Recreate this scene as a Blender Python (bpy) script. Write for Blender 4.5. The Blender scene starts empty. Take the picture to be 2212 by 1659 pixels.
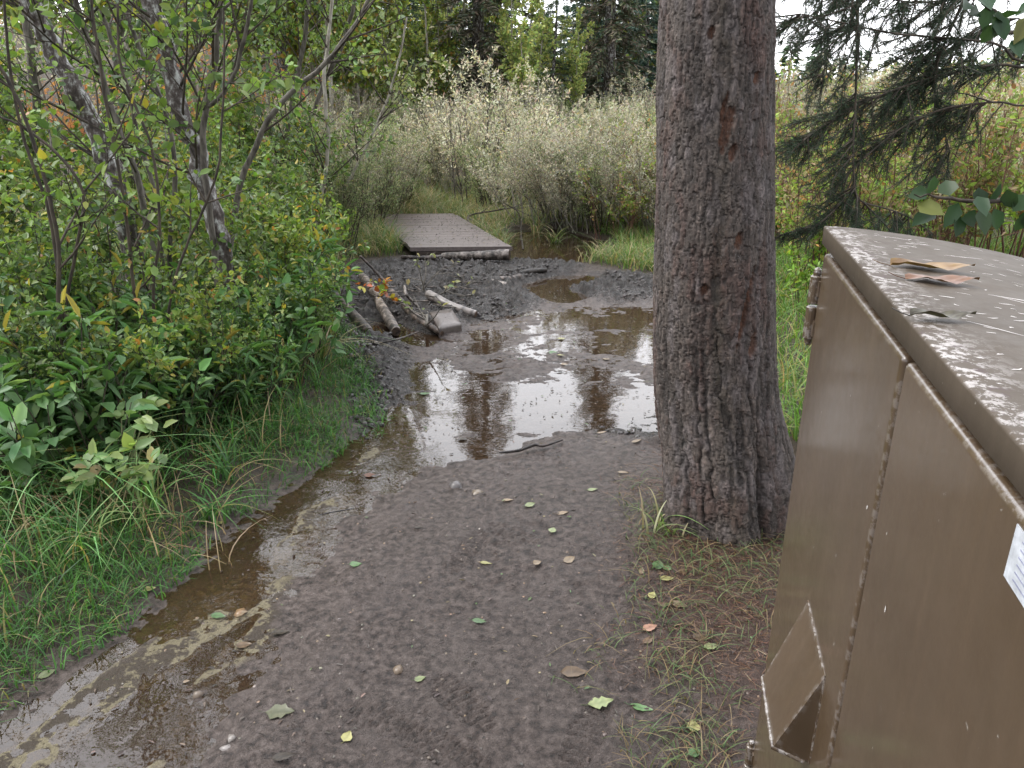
import bpy, math, random
import numpy as np
from mathutils import Vector

# ------------------------------------------------------------------ camera, sky, sun, exposure
scene = bpy.context.scene
COL = scene.collection
PITCH = math.radians(21.0); CZ = 1.62; FOC = 1720.0      # focal length in pixels of a 2212 px wide picture
cam_data = bpy.data.cameras.new("camera")
cam_data.sensor_width = 36.0; cam_data.lens = 36.0*FOC/2212.0
cam_data.clip_start = 0.05; cam_data.clip_end = 2000
cam = bpy.data.objects.new("camera", cam_data); COL.objects.link(cam)
cam.location = (0, 0, CZ); cam.rotation_euler = (math.radians(90)-PITCH, 0, 0)
scene.camera = cam

SUN_EL, SUN_AZ = 50.0, -84.0        # azimuth from +Y towards +X, degrees
world = bpy.data.worlds.new("World"); scene.world = world; world.use_nodes = True
wn, wl = world.node_tree.nodes, world.node_tree.links
bg = wn["Background"]
sky = wn.new("ShaderNodeTexSky"); sky.sky_type = 'NISHITA'; sky.sun_disc = False
sky.sun_elevation = math.radians(SUN_EL); sky.sun_rotation = math.radians(SUN_AZ)
tc = wn.new("ShaderNodeTexCoord"); mp = wn.new("ShaderNodeMapping"); mp.inputs['Scale'].default_value = (1, 1, 2.2)
cn = wn.new("ShaderNodeTexNoise"); cn.inputs['Scale'].default_value = 2.2; cn.inputs['Detail'].default_value = 7
cr = wn.new("ShaderNodeValToRGB"); cr.color_ramp.elements[0].position = 0.30; cr.color_ramp.elements[1].position = 0.56
cr.color_ramp.elements[0].color = (0.72, 0.72, 0.72, 1); cr.color_ramp.elements[1].color = (0.97, 0.97, 0.97, 1)
mx = wn.new("ShaderNodeMix"); mx.data_type = 'RGBA'
wl.new(tc.outputs['Generated'], mp.inputs[0]); wl.new(mp.outputs[0], cn.inputs['Vector']); wl.new(cn.outputs[0], cr.inputs[0])
wl.new(cr.outputs[0], mx.inputs[0]); wl.new(sky.outputs[0], mx.inputs[6]); mx.inputs[7].default_value = (9.6, 9.7, 10.1, 1)
gd = wn.new("ShaderNodeVectorMath"); gd.operation = 'DOT_PRODUCT'; gd.inputs[1].default_value = (-.12, .90, .42)   # added gradient: sky brightened ahead, dimmed behind, for puddle reflection and mud sheen
gr_ = wn.new("ShaderNodeMapRange"); gr_.interpolation_type = 'SMOOTHSTEP'; gr_.inputs[1].default_value = -.3; gr_.inputs[2].default_value = .98; gr_.inputs[3].default_value = .62; gr_.inputs[4].default_value = 1.6
gm = wn.new("ShaderNodeVectorMath"); gm.operation = 'SCALE'
wl.new(tc.outputs['Generated'], gd.inputs[0]); wl.new(gd.outputs['Value'], gr_.inputs[0]); wl.new(mx.outputs[2], gm.inputs[0]); wl.new(gr_.outputs[0], gm.inputs['Scale'])
wl.new(gm.outputs[0], bg.inputs[0]); bg.inputs[1].default_value = 0.12

sd = bpy.data.lights.new("sun", 'SUN'); sd.energy = 1.3; sd.angle = math.radians(22); sd.color = (1, 0.96, 0.9)
sun = bpy.data.objects.new("sun", sd); COL.objects.link(sun); sun.location = (0, 0, 30)
_e, _a = math.radians(SUN_EL), math.radians(SUN_AZ)
sun.rotation_euler = Vector((math.sin(_a)*math.cos(_e), math.cos(_a)*math.cos(_e), math.sin(_e))).to_track_quat('Z', 'Y').to_euler()
scene.view_settings.view_transform = 'Standard'; scene.view_settings.look = 'None'
scene.view_settings.exposure = 1.28; scene.view_settings.gamma = 1
scene.cycles.max_bounces = 8; scene.cycles.transparent_max_bounces = 12
scene.cycles.diffuse_bounces = 4; scene.cycles.caustics_reflective = False; scene.cycles.caustics_refractive = False

# ------------------------------------------------------------------ maths helpers
cp, sp = math.cos(PITCH), math.sin(PITCH)
def ray(px, py):
    u = (px-1106)/FOC; v = (829.5-py)/FOC
    return np.array([u, cp+v*sp, -sp+v*cp])
def G(px, py, z=0.0):                       # a point of the level ground seen at that place of the photograph
    d = ray(px, py); t = (z-CZ)/d[2]; return np.array([d[0]*t, d[1]*t])
def P(px, py, y):                           # a point in space y metres ahead
    d = ray(px, py); t = y/d[1]; return np.array([d[0]*t, y, CZ+d[2]*t])
def GP(pts): return np.array([G(*p) for p in pts])
def norm(v): return v/(np.linalg.norm(v, axis=-1, keepdims=True)+1e-12)
def sstep(a, b, x):
    t = np.clip((x-a)/(b-a), 0, 1); return t*t*(3-2*t)
def _hash(i, j, s):
    h = (i.astype(np.int64)*374761393 + j.astype(np.int64)*668265263 + s*974634777) & 0xffffffff
    h = ((h ^ (h >> 13))*1274126177) & 0xffffffff
    h = ((h ^ (h >> 16))*2246822519) & 0xffffffff
    return ((h ^ (h >> 15)) & 0xffffff)/float(0xffffff)
def vn(x, y, s=0):
    xi = np.floor(x); yi = np.floor(y); fx = x-xi; fy = y-yi
    fx = fx*fx*(3-2*fx); fy = fy*fy*(3-2*fy)
    a = _hash(xi, yi, s); b = _hash(xi+1, yi, s); c = _hash(xi, yi+1, s); d = _hash(xi+1, yi+1, s)
    return (a*(1-fx)+b*fx)*(1-fy)+(c*(1-fx)+d*fx)*fy
def fbm(x, y, s=0, o=4, g=0.5):
    t = 0; a = 1; n = 0
    for k in range(o):
        t = t+a*vn(x*2**k+17.3*k, y*2**k+9.1*k, s+k); n += a; a *= g
    return t/n
def worley(x, y, s=0, wrapx=None):
    xi = np.floor(x); yi = np.floor(y); f1 = np.full(x.shape, 9.0); f2 = np.full(x.shape, 9.0); cid = np.zeros(x.shape)
    for dx in (-1, 0, 1):
        for dy in (-1, 0, 1):
            cx = xi+dx; cy = yi+dy; hx = np.mod(cx, wrapx) if wrapx else cx
            px = cx+0.15+0.7*_hash(hx, cy, s); py = cy+0.15+0.7*_hash(hx, cy, s+7)
            d = np.hypot(x-px, y-py); c = _hash(hx, cy, s+13)
            m = d < f1; f2 = np.where(m, f1, np.minimum(f2, d)); cid = np.where(m, c, cid); f1 = np.where(m, d, f1)
    return f1, f2, cid
def sdf(poly, x, y):                        # signed distance, positive inside
    d = np.full(x.shape, 1e9); ins = np.zeros(x.shape, bool); n = len(poly)
    for i in range(n):
        ax, ay = poly[i]; bx, by = poly[(i+1) % n]
        ex, ey = bx-ax, by-ay; wx, wy = x-ax, y-ay
        t = np.clip((wx*ex+wy*ey)/(ex*ex+ey*ey+1e-12), 0, 1)
        d = np.minimum(d, np.hypot(wx-ex*t, wy-ey*t))
        c = ((ay > y) != (by > y)) & (x < (bx-ax)*(y-ay)/((by-ay) if by != ay else 1e-12)+ax)
        ins ^= c
    return np.where(ins, d, -d)

# ------------------------------------------------------------------ object helpers
def tag(o, label=None, cat=None, group=None, kind=None):
    if label: o['label'] = label
    if cat: o['category'] = cat
    if group: o['group'] = group
    if kind: o['kind'] = kind
    return o
def empty(name, loc=(0, 0, 0), rz=0.0):
    o = bpy.data.objects.new(name, None); COL.objects.link(o)
    o.location = [float(c) for c in loc]; o.rotation_euler = (0, 0, rz); o.empty_display_size = 0.2
    return o
def copy_tree(o, parent=None):
    c = o.copy(); COL.objects.link(c)
    if parent is not None: c.parent = parent
    for ch in list(o.children): copy_tree(ch, c)
    return c
class MB:
    def __init__(s): s.v = []; s.q = []; s.t = []; s.c = []; s.n = 0
    def add(s, v, f, col=None):
        v = np.asarray(v, float).reshape(-1, 3); f = np.asarray(f, int)
        (s.q if f.shape[1] == 4 else s.t).append(f+s.n)
        s.v.append(v)
        if col is None: col = (0.5, 0.5, 0.5)
        col = np.asarray(col, float)
        s.c.append(np.broadcast_to(col, (len(v), 3)).copy() if col.ndim == 1 else col)
        s.n += len(v); return s
    def build(s, name, mat, parent=None, smooth=True, loc=None):
        v = np.concatenate(s.v); c = np.concatenate(s.c)
        q = np.concatenate(s.q) if s.q else np.zeros((0, 4), int); t = np.concatenate(s.t) if s.t else np.zeros((0, 3), int)
        me = bpy.data.meshes.new(name)
        me.vertices.add(len(v)); me.vertices.foreach_set('co', v.astype(np.float32).ravel())
        li = np.concatenate([q.ravel(), t.ravel()]).astype(np.int32)
        me.loops.add(len(li)); me.loops.foreach_set('vertex_index', li)
        me.polygons.add(len(q)+len(t))
        ls = np.concatenate([np.arange(len(q))*4, len(q)*4+np.arange(len(t))*3]).astype(np.int32)
        me.polygons.foreach_set('loop_start', ls)
        me.polygons.foreach_set('use_smooth', np.full(len(ls), smooth))
        me.update(calc_edges=True)
        ca = me.color_attributes.new('Col', 'FLOAT_COLOR', 'POINT')
        ca.data.foreach_set('color', np.concatenate([c, np.ones((len(c), 1))], 1).astype(np.float32).ravel())
        me.materials.append(mat)
        o = bpy.data.objects.new(name, me); COL.objects.link(o)
        if parent is not None: o.parent = parent
        if loc is not None: o.location = [float(x) for x in loc]
        return o
def tube(mb, pts, rad, sides=5, col=None, cap=False, lump=0.0, rng=None):
    p = np.asarray(pts, float); n = len(p); rad = np.broadcast_to(np.asarray(rad, float), (n,))
    t = np.gradient(p, axis=0); t = norm(t)
    ref = np.array([0, 0, 1.0]) if abs(t[0][2]) < 0.9 else np.array([1.0, 0, 0])
    a = np.cross(t, ref); bad = np.linalg.norm(a, axis=1) < 1e-3; a[bad] = np.cross(t[bad], [0.3, 1, 0.2]); a = norm(a)
    for i in range(1, n):
        if np.dot(a[i], a[i-1]) < 0: a[i] = -a[i]
    b = np.cross(t, a)
    th = np.linspace(0, 2*math.pi, sides, endpoint=False)
    R = rad[:, None]*np.ones((1, sides))
    if lump and rng is not None: R = R*(1+lump*rng.normal(0, 1, R.shape))
    v = p[:, None, :]+R[..., None]*(np.cos(th)[None, :, None]*a[:, None, :]+np.sin(th)[None, :, None]*b[:, None, :])
    i = np.arange(n-1)[:, None]*sides; j = np.arange(sides)[None, :]; k = (j+1) % sides
    f = np.stack([i+j, i+k, i+sides+k, i+sides+j], -1).reshape(-1, 4)
    v = v.reshape(-1, 3)
    mb.add(v, f, col)
    if cap:
        for e, ring in ((0, 0), (n-1, (n-1)*sides)):
            c = p[e]; idx = np.arange(sides)
            mb.add(np.vstack([v[ring:ring+sides], c[None]]), np.stack([idx, (idx+1) % sides, np.full(sides, sides)], 1), col if not isinstance(cap, tuple) else cap)
LEAF = (np.array([[0, 0, 0], [.3, .46, .10], [.7, .36, .08], [1, 0, -.08], [.7, -.36, .08], [.3, -.46, .10]]), np.array([[0, 3, 2, 1], [0, 5, 4, 3]]))
LEAF_CURL = (np.array([[0, 0, 0], [.25, .36, .2], [.72, .30, .24], [1, 0, .05], [.72, -.30, .2], [.25, -.40, .13]]), np.array([[0, 3, 2, 1], [0, 5, 4, 3]]))
DIA = (np.array([[0, 0, 0], [.5, .5, .1], [1, 0, 0], [.5, -.5, .1]]), np.array([[0, 3, 2, 1]]))
NEED = (np.array([[0, .5, 0], [0, -.5, 0], [1, -.2, 0], [1, .2, 0]]), np.array([[0, 1, 2, 3]]))
def leaves(mb, pos, d, nrm, L, W, tpl, col):
    d = norm(np.asarray(d, float)); s = norm(np.cross(nrm, d)); n = np.cross(d, s)
    L = np.asarray(L)[:, None, None]; W = np.asarray(W)[:, None, None]; tv, tf = tpl
    v = pos[:, None, :]+L*tv[None, :, 0, None]*d[:, None, :]+W*tv[None, :, 1, None]*s[:, None, :]+L*tv[None, :, 2, None]*n[:, None, :]
    k = len(tv); f = (np.arange(len(pos))[:, None, None]*k+tf[None]).reshape(-1, tf.shape[1])
    mb.add(v.reshape(-1, 3), f, np.repeat(col, k, 0))
def pick(rng, n, pal):                      # pal: list of (weight, colour); a little jitter
    w = np.array([p[0] for p in pal], float); c = np.array([p[1] for p in pal], float)
    k = rng.choice(len(pal), n, p=w/w.sum())
    return np.clip(c[k]*(1+rng.normal(0, .16, (n, 1)))*(1+rng.normal(0, .05, (n, 3))), 0.004, 0.9)
def blades(mb, rng, pos, h, lean, width, az=None, col=None, segs=4, droop=0.9):
    n = len(pos); az = rng.uniform(0, 2*math.pi, n) if az is None else az
    dx = np.stack([np.cos(az), np.sin(az), np.zeros(n)], 1); sx = np.stack([-np.sin(az), np.cos(az), np.zeros(n)], 1)
    tw = rng.normal(0, .6, n); sx = sx*np.cos(tw)[:, None]+dx*np.sin(tw)[:, None]
    V = []
    for k in range(segs+1):
        t = k/segs
        out = h*lean*(t**1.8); up = h*(t-droop*lean*.55*t**2.6)
        w = width*(1-t**2)*.5+0.0004
        c = pos+dx*out[:, None]+np.array([0, 0, 1])[None]*up[:, None]
        V += [c+sx*w[:, None], c-sx*w[:, None]]
    v = np.stack(V, 1); m = 2*(segs+1)
    b = np.arange(n)[:, None, None]*m
    f = np.array([[2*k, 2*k+1, 2*k+3, 2*k+2] for k in range(segs)])[None]+b
    mb.add(v.reshape(-1, 3), f.reshape(-1, 4), np.repeat(col, m, 0))

# ------------------------------------------------------------------ materials
def new_mat(name):
    m = bpy.data.materials.new(name); m.use_nodes = True
    nt = m.node_tree; return m, nt.nodes, nt.links, nt.nodes['Principled BSDF']
def ramp(N, stops):
    r = N.new('ShaderNodeValToRGB'); e = r.color_ramp.elements
    while len(e) < len(stops): e.new(0.5)
    for i, (p, c) in enumerate(stops): e[i].position = p; e[i].color = (*c, 1) if len(c) == 3 else c
    return r
def mat_leaf(name, trans=0.35, rough=0.5, spec=0.35, warm=(1.25, 1.3, 0.6)):
    m, N, L, b = new_mat(name)
    at = N.new('ShaderNodeAttribute'); at.attribute_name = 'Col'
    oi = N.new('ShaderNodeObjectInfo'); hs = N.new('ShaderNodeHueSaturation')
    mr = N.new('ShaderNodeMapRange'); mr.inputs[3].default_value = .8; mr.inputs[4].default_value = 1.2
    L.new(oi.outputs['Random'], mr.inputs[0]); L.new(mr.outputs[0], hs.inputs['Value']); L.new(at.outputs[0], hs.inputs['Color'])
    L.new(hs.outputs[0], b.inputs['Base Color']); b.inputs['Roughness'].default_value = rough; b.inputs['Specular IOR Level'].default_value = spec
    tr = N.new('ShaderNodeBsdfTranslucent'); mu = N.new('ShaderNodeMix'); mu.data_type = 'RGBA'; mu.blend_type = 'MULTIPLY'; mu.inputs[0].default_value = 1
    mu.inputs[7].default_value = (*warm, 1); L.new(hs.outputs[0], mu.inputs[6]); L.new(mu.outputs[2], tr.inputs[0])
    ms = N.new('ShaderNodeMixShader'); ms.inputs[0].default_value = trans
    L.new(b.outputs[0], ms.inputs[1]); L.new(tr.outputs[0], ms.inputs[2]); L.new(ms.outputs[0], N['Material Output'].inputs[0])
    return m
def bump(N, L, b, h, strength, dist=0.01):
    bp = N.new('ShaderNodeBump'); bp.inputs['Strength'].default_value = strength; bp.inputs['Distance'].default_value = dist
    L.new(h, bp.inputs['Height']); L.new(bp.outputs[0], b.inputs['Normal']); return bp
def noise(N, L, scale, detail=5, rough=.55, vec=None, dist=0):
    n = N.new('ShaderNodeTexNoise'); n.inputs['Scale'].default_value = scale; n.inputs['Detail'].default_value = detail
    n.inputs['Roughness'].default_value = rough; n.inputs['Distortion'].default_value = dist
    if vec is not None: L.new(vec, n.inputs['Vector'])
    return n
def objvec(N, L, scale=(1, 1, 1)):
    t = N.new('ShaderNodeTexCoord'); mm = N.new('ShaderNodeMapping'); mm.inputs['Scale'].default_value = scale
    L.new(t.outputs['Object'], mm.inputs[0]); return mm.outputs[0]
def mat_stem(name, c1, c2, scale=40, rough=.8, stretch=.25, bs=.5):
    m, N, L, b = new_mat(name); v = objvec(N, L, (1, 1, stretch)); n = noise(N, L, scale, 4, .6, v)
    r = ramp(N, [(.35, c1), (.62, c2)]); L.new(n.outputs[0], r.inputs[0]); L.new(r.outputs[0], b.inputs['Base Color'])
    b.inputs['Roughness'].default_value = rough; bump(N, L, b, n.outputs[0], bs, .004); return m
def mat_col(name, rough=.7, spec=.3, scale=60, bs=.4, vary=.35):       # vertex colour with grain
    m, N, L, b = new_mat(name); at = N.new('ShaderNodeAttribute'); at.attribute_name = 'Col'
    v = objvec(N, L); n = noise(N, L, scale, 5, .6, v)
    r = ramp(N, [(.3, (1-vary,)*3), (.7, (1+vary*.6,)*3)]); L.new(n.outputs[0], r.inputs[0])
    mu = N.new('ShaderNodeMix'); mu.data_type = 'RGBA'; mu.blend_type = 'MULTIPLY'; mu.inputs[0].default_value = 1
    L.new(at.outputs[0], mu.inputs[6]); L.new(r.outputs[0], mu.inputs[7]); L.new(mu.outputs[2], b.inputs['Base Color'])
    b.inputs['Roughness'].default_value = rough; b.inputs['Specular IOR Level'].default_value = spec
    bump(N, L, b, n.outputs[0], bs, .003); return m

M = {}
M['leaf'] = mat_leaf('leaf', .35, .45, .4)
M['leaf_far'] = mat_leaf('leaf_far', .42, .6, .25, (1.12, 1.1, .88))
M['grass'] = mat_leaf('grass', .35, .5, .3)
M['needle'] = mat_leaf('needle', .15, .55, .3, (1, 1.1, .8))
M['fallen'] = mat_leaf('fallen_leaf', .08, .42, .4)
M['stem_grey'] = mat_stem('stem_grey', (.040, .034, .028), (.15, .135, .115))
M['stem_brown'] = mat_stem('stem_brown', (.018, .014, .011), (.075, .058, .042))
M['stem_red'] = mat_stem('stem_red', (.07, .028, .02), (.19, .10, .07))
M['stem_pale'] = mat_stem('stem_pale', (.16, .14, .11), (.38, .36, .31))
M['col'] = mat_col('grained')
M['wetcol'] = mat_col('wet_grained', .38, .5, 50, .5)
def mat_lichen():
    m, N, L, b = new_mat('lichen_bark'); v = objvec(N, L, (1, 1, .6))
    n1 = noise(N, L, 26, 6, .65, v); r1 = ramp(N, [(.3, (.022, .017, .015)), (.46, (.075, .06, .055)), (.52, (.15, .135, .13)), (.60, (.40, .41, .40))])
    L.new(n1.outputs[0], r1.inputs[0]); n2 = noise(N, L, 140, 4, .6, v)
    mu = N.new('ShaderNodeMix'); mu.data_type = 'RGBA'; mu.blend_type = 'OVERLAY'; mu.inputs[0].default_value = .6
    L.new(r1.outputs[0], mu.inputs[6]); L.new(n2.outputs[0], mu.inputs[7]); L.new(mu.outputs[2], b.inputs['Base Color'])
    b.inputs['Roughness'].default_value = .85; bump(N, L, b, n1.outputs[0], .7, .008); return m
M['lichen'] = mat_lichen()
def mat_birch():
    m, N, L, b = new_mat('log_bark'); at = N.new('ShaderNodeAttribute'); at.attribute_name = 'Col'
    t = N.new('ShaderNodeTexCoord'); n = noise(N, L, 22, 6, .7, t.outputs['Object'])
    r = ramp(N, [(.43, (.10, .085, .08)), (.50, (.42, .40, .39)), (.64, (1.1, 1.1, 1.1))]); L.new(n.outputs[0], r.inputs[0])
    mu = N.new('ShaderNodeMix'); mu.data_type = 'RGBA'; mu.blend_type = 'MULTIPLY'; mu.inputs[0].default_value = 1
    L.new(at.outputs[0], mu.inputs[6]); L.new(r.outputs[0], mu.inputs[7]); L.new(mu.outputs[2], b.inputs['Base Color'])
    b.inputs['Roughness'].default_value = .5; bump(N, L, b, n.outputs[0], .8, .01); return m
M['birch'] = mat_birch()

# ------------------------------------------------------------------ ground: zones, height
PATH = np.vstack([GP([(-60, 1620), (0, 1490), (130, 1415), (290, 1330), (345, 1262), (430, 1185), (490, 1118), (600, 1062), (690, 992), (765, 925), (775, 850),
                      (745, 760), (720, 700), (700, 640), (735, 590), (790, 563), (868, 556), (1010, 552), (1112, 549), (1160, 560), (1260, 574), (1380, 596), (1450, 625),
                      (1455, 760), (1440, 900), (1460, 1010), (1690, 1075), (1800, 1150)]), np.array([[3.2, 2.3], [3.5, -3], [-2.2, -3], [-2.0, 1.2]])])
W_MAIN = GP([(870, 992), (1010, 988), (1100, 955), (1190, 918), (1330, 928), (1430, 935), (1450, 800), (1440, 665), (1320, 650), (1180, 665), (1020, 690), (930, 722),
             (880, 765), (890, 830), (830, 890), (770, 965), (730, 1040)])
W_RILL = GP([(900, 985), (820, 1050), (748, 1105), (700, 1180), (645, 1255), (585, 1395), (500, 1440), (450, 1500), (400, 1600), (345, 1680), (-40, 1760), (-70, 1660), (10, 1560),
             (160, 1450), (300, 1365), (400, 1245), (455, 1190), (500, 1130), (620, 1065), (720, 1010), (800, 950)])
W_UP = GP([(1100, 618), (1150, 600), (1200, 588), (1300, 590), (1310, 605), (1240, 618), (1300, 640), (1230, 650), (1170, 645), (1130, 630)])
W_LOG = GP([(745, 700), (790, 690), (860, 680), (900, 700), (945, 722), (930, 745), (880, 745), (800, 722)])
W_POND = GP([(1085, 560), (1110, 530), (1080, 505), (1100, 492), (1210, 490), (1330, 520), (1330, 545), (1250, 566), (1150, 562)])
CH = [GP([(760, 575), (880, 560), (1110, 552), (1250, 575), (1230, 590), (1120, 612), (1160, 645), (1120, 672), (1030, 690), (960, 720), (760, 715), (715, 680), (735, 610)]),
      GP([(1190, 625), (1290, 592), (1400, 600), (1440, 640), (1330, 648), (1240, 636)]),
      GP([(745, 725), (860, 725), (900, 790), (890, 850), (800, 935), (765, 900), (765, 800)]),
      GP([(1310, 915), (1400, 880), (1450, 900), (1450, 965), (1340, 940)])]
TRUNK_C = np.array([0.835, 2.80])
WL = -0.020                                # water level
def prints(x, y):                           # boot and tread prints pressed in the mud
    out = np.zeros(x.shape)
    for (px, py, hd, L, Wd) in [(1010, 1190, 20, .30, .10), (1110, 1160, -55, .26, .09), (1000, 1520, -40, .28, .10), (830, 1560, -65, .28, .1), (960, 1625, -60, .3, .1), (1260, 1600, 25, .27, .1)]:
        c = G(px, py); h = math.radians(hd); dx = x-c[0]; dy = y-c[1]
        a = dx*math.sin(h)+dy*math.cos(h); s = dx*math.cos(h)-dy*math.sin(h)
        e = (a/(L/2))**2+(s/(Wd/2*(1+.25*np.sin(a*9))))**2
        m = 1-sstep(.75, 1.15, e)
        out += m*.8*(-.005+.0045*np.sign(np.sin(a*2*math.pi/.022+np.abs(s)*60))) + np.exp(-((e-1.25)/.25)**2)*.004
    return out
def siltf(x, y):                            # pale silt bands drawn out along the flow
    a = x*.93-y*.36; b = x*.36+y*.93; w_ = (fbm(x*3, y*3, 92, 3)-.5)*1.3
    return fbm(a*7+w_, b*1.7+w_*.4, 91, 3)
def zones(x, y):
    z = {}
    jit = .10*(fbm(x*3, y*3, 5, 3)-.5)+.05*(fbm(x*14, y*14, 6, 2)-.5)
    z['path'] = sdf(PATH, x, y)+jit
    z['main'] = sdf(W_MAIN, x, y)+jit*1.2
    z['rill'] = sdf(W_RILL, x, y)+jit*.9+.10*(fbm(x*8, y*8, 14, 3)-.5)+.03*(fbm(x*30, y*30, 13, 2)-.5)
    z['up'] = sdf(W_UP, x, y)+jit; z['log'] = sdf(W_LOG, x, y)+jit; z['pond'] = sdf(W_POND, x, y)+jit
    c = np.full(x.shape, -9.)
    for p in CH: c = np.maximum(c, sdf(p, x, y))
    z['churn'] = sstep(-.12, .08, c+jit*1.5)
    return z
def H(x, y, z=None):
    x = np.asarray(x, float); y = np.asarray(y, float)
    if z is None: z = zones(x, y)
    h = (fbm(x*1.3, y*1.3, 1, 3)-.5)*.022+(fbm(x*7, y*7, 2, 4)-.5)*.014+(fbm(x*30, y*30, 3, 3)-.5)*.008
    cm = sstep(.46, .62, fbm(x*2.6, y*2.6, 141, 3)); cw, cw2, ci = worley(x*34+fbm(x*20, y*20, 8, 2)*1.5, y*34, 143); dw, dw2, di = worley(x*62, y*62, 147)
    h = h+np.where(y < 9, cm*(.007*np.clip(.62-cw, 0, 1)*ci*2+.004*(fbm(x*60, y*60, 149, 2)-.5))+.0035*np.clip(.5-dw, 0, 1)*di*(.4+cm)-.006*cm*sstep(.5, .6, fbm(x*11, y*11, 151, 3)), 0)
    h = h+prints(x, y)*sstep(.0, .1, z['path'])
    veg = -z['path']
    flat = 1-.85*sstep(6.8, 7.6, y)*sstep(-2.6, -1.6, x)*sstep(13, 11.5, y)
    h = h+(sstep(-.02, .35, veg)*.07+sstep(.3, 1.6, veg)*.14+sstep(.0, .5, veg)*(fbm(x*2.2, y*2.2, 8, 3)-.5)*.12)*flat
    lit = sstep(1.25, .35, np.hypot(x-TRUNK_C[0]-.1, y-TRUNK_C[1]+.1))
    h = h+lit*.035
    # churned mud
    r = 1-np.abs(2*fbm(x*9, y*9, 21, 4, .6)-1); r2 = 1-np.abs(2*fbm(x*26, y*26, 25, 3, .6)-1)
    w1, w2, _ = worley(x*13+fbm(x*6, y*6, 3, 2)*2, y*13, 31)
    h = h+z['churn']*(-.03-.035*sstep(6.9, 7.7, y)*sstep(.3, -.1, x)+r*.060+(r2-.5)*.030+np.clip(.55-w1, 0, 1)*.06*vn(x*5, y*5, 77)*2)
    # water hollows
    isl = fbm(x*2.1, y*3.4, 41, 4, .55); isl2 = fbm(x*11, y*19, 43, 3)
    main = -.0189+(isl-.5)*.042+(isl2-.5)*.030+(fbm(x*26, y*52, 47, 3)-.5)*.020
    d = sstep(-.16, .05, z['main']); h = h*(1-d)+main*d
    # deeper mirror pools
    for (px, py, rx, ry) in [(1000, 880, .42, .30), (1230, 880, .42, .30), (1230, 700, .30, .3), (1010, 960, .38, .09), (1050, 745, .16, .15), (1370, 720, .3, .45), (1330, 860, .2, .2), (960, 820, .3, .2), (900, 930, .28, .25), (840, 1000, .2, .15), (930, 780, .2, .18), (1120, 905, .3, .12)]:
        c = G(px, py); e = ((x-c[0])/rx)**2+((y-c[1])/ry)**2
        h = h-np.exp(-e*1.2)*.017*d
    rl = -.0255+(fbm(x*9, y*9, 51, 3)-.5)*.014+.0055*sstep(.50, .60, siltf(x, y))+.008*(fbm(x*34, y*34, 52, 3)-.5)
    d2 = sstep(-.20, .01, z['rill']); h = h*(1-d2)+rl*d2
    bed = (z['rill'] > 0)
    for k, lv in (('up', -.045), ('log', -.04), ('pond', -.06)):
        dd = sstep(-.06, .12, z[k]); h = h*(1-dd)+(lv+(fbm(x*6, y*6, 61, 3)-.5)*.03)*dd
    # far ground rises to the woods
    h = h+sstep(18, 50, y)*.6+sstep(12, 26, y)*sstep(-1, -9, x)*2.4+sstep(-2.6, -7, x)*.4
    h = np.where(z['path'] < -.02, np.where(z['pond'] > -.1, h, np.maximum(h, WL+.008)), h)
    aw_ = np.maximum.reduce([z['main'], z['rill'], z['up'], z['log'], z['pond']]); h = np.where(aw_ < -.22, np.maximum(h, WL+.006+.006*fbm(x*20, y*20, 5, 2)), h)
    return h
def hz(x, y): return float(H(np.array([x]), np.array([y]))[0])

def grid_coords():
    ys = [0.75]
    while ys[-1] < 13: ys.append(ys[-1]+max(.0060, .0030*ys[-1]))
    while ys[-1] < 600: ys.append(ys[-1]*1.06)
    ys = [-200, -60, -20, -8, -3, -1, 0, .4]+ys
    xs = list(np.arange(-2.2, 1.9, .0095)); st = .02
    r = [xs[-1]]; 
    while r[-1] < 600: r.append(r[-1]+st); st *= 1.05
    l = [xs[0]]; st = .02
    while l[-1] > -600: l.append(l[-1]-st); st *= 1.05
    return np.array(l[:0:-1]+xs+r[1:]), np.array(ys)
gx, gy = grid_coords(); X, Y = np.meshgrid(gx, gy)
ZN = zones(X, Y); Hh = H(X, Y, ZN)
nr, nc = X.shape
mb = MB(); i = np.arange(nr-1)[:, None]*nc+np.arange(nc-1)[None]
silt = siltf(X, Y)
wet = np.clip(sstep(.012, -.012, Hh-WL-.0)*sstep(-.3, .1, np.maximum.reduce([ZN['main'], ZN['rill'], ZN['up'], ZN['log'], ZN['pond']])+.15), 0, 1)
lit = sstep(1.1, .4, np.hypot((X-TRUNK_C[0]-.22)*1.35, (Y-TRUNK_C[1]+.55)*.75)+.35*(fbm(X*4, Y*4, 15, 3)-.5))*(Y < 4)
cols = np.stack([sstep(.0, .12, -ZN['path']), lit, np.where(ZN['rill'] > -.1, silt, 0)], -1).reshape(-1, 3)
mb.add(np.stack([X, Y, Hh], -1).reshape(-1, 3), np.stack([i, i+1, i+nc+1, i+nc], -1).reshape(-1, 4), cols)
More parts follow.
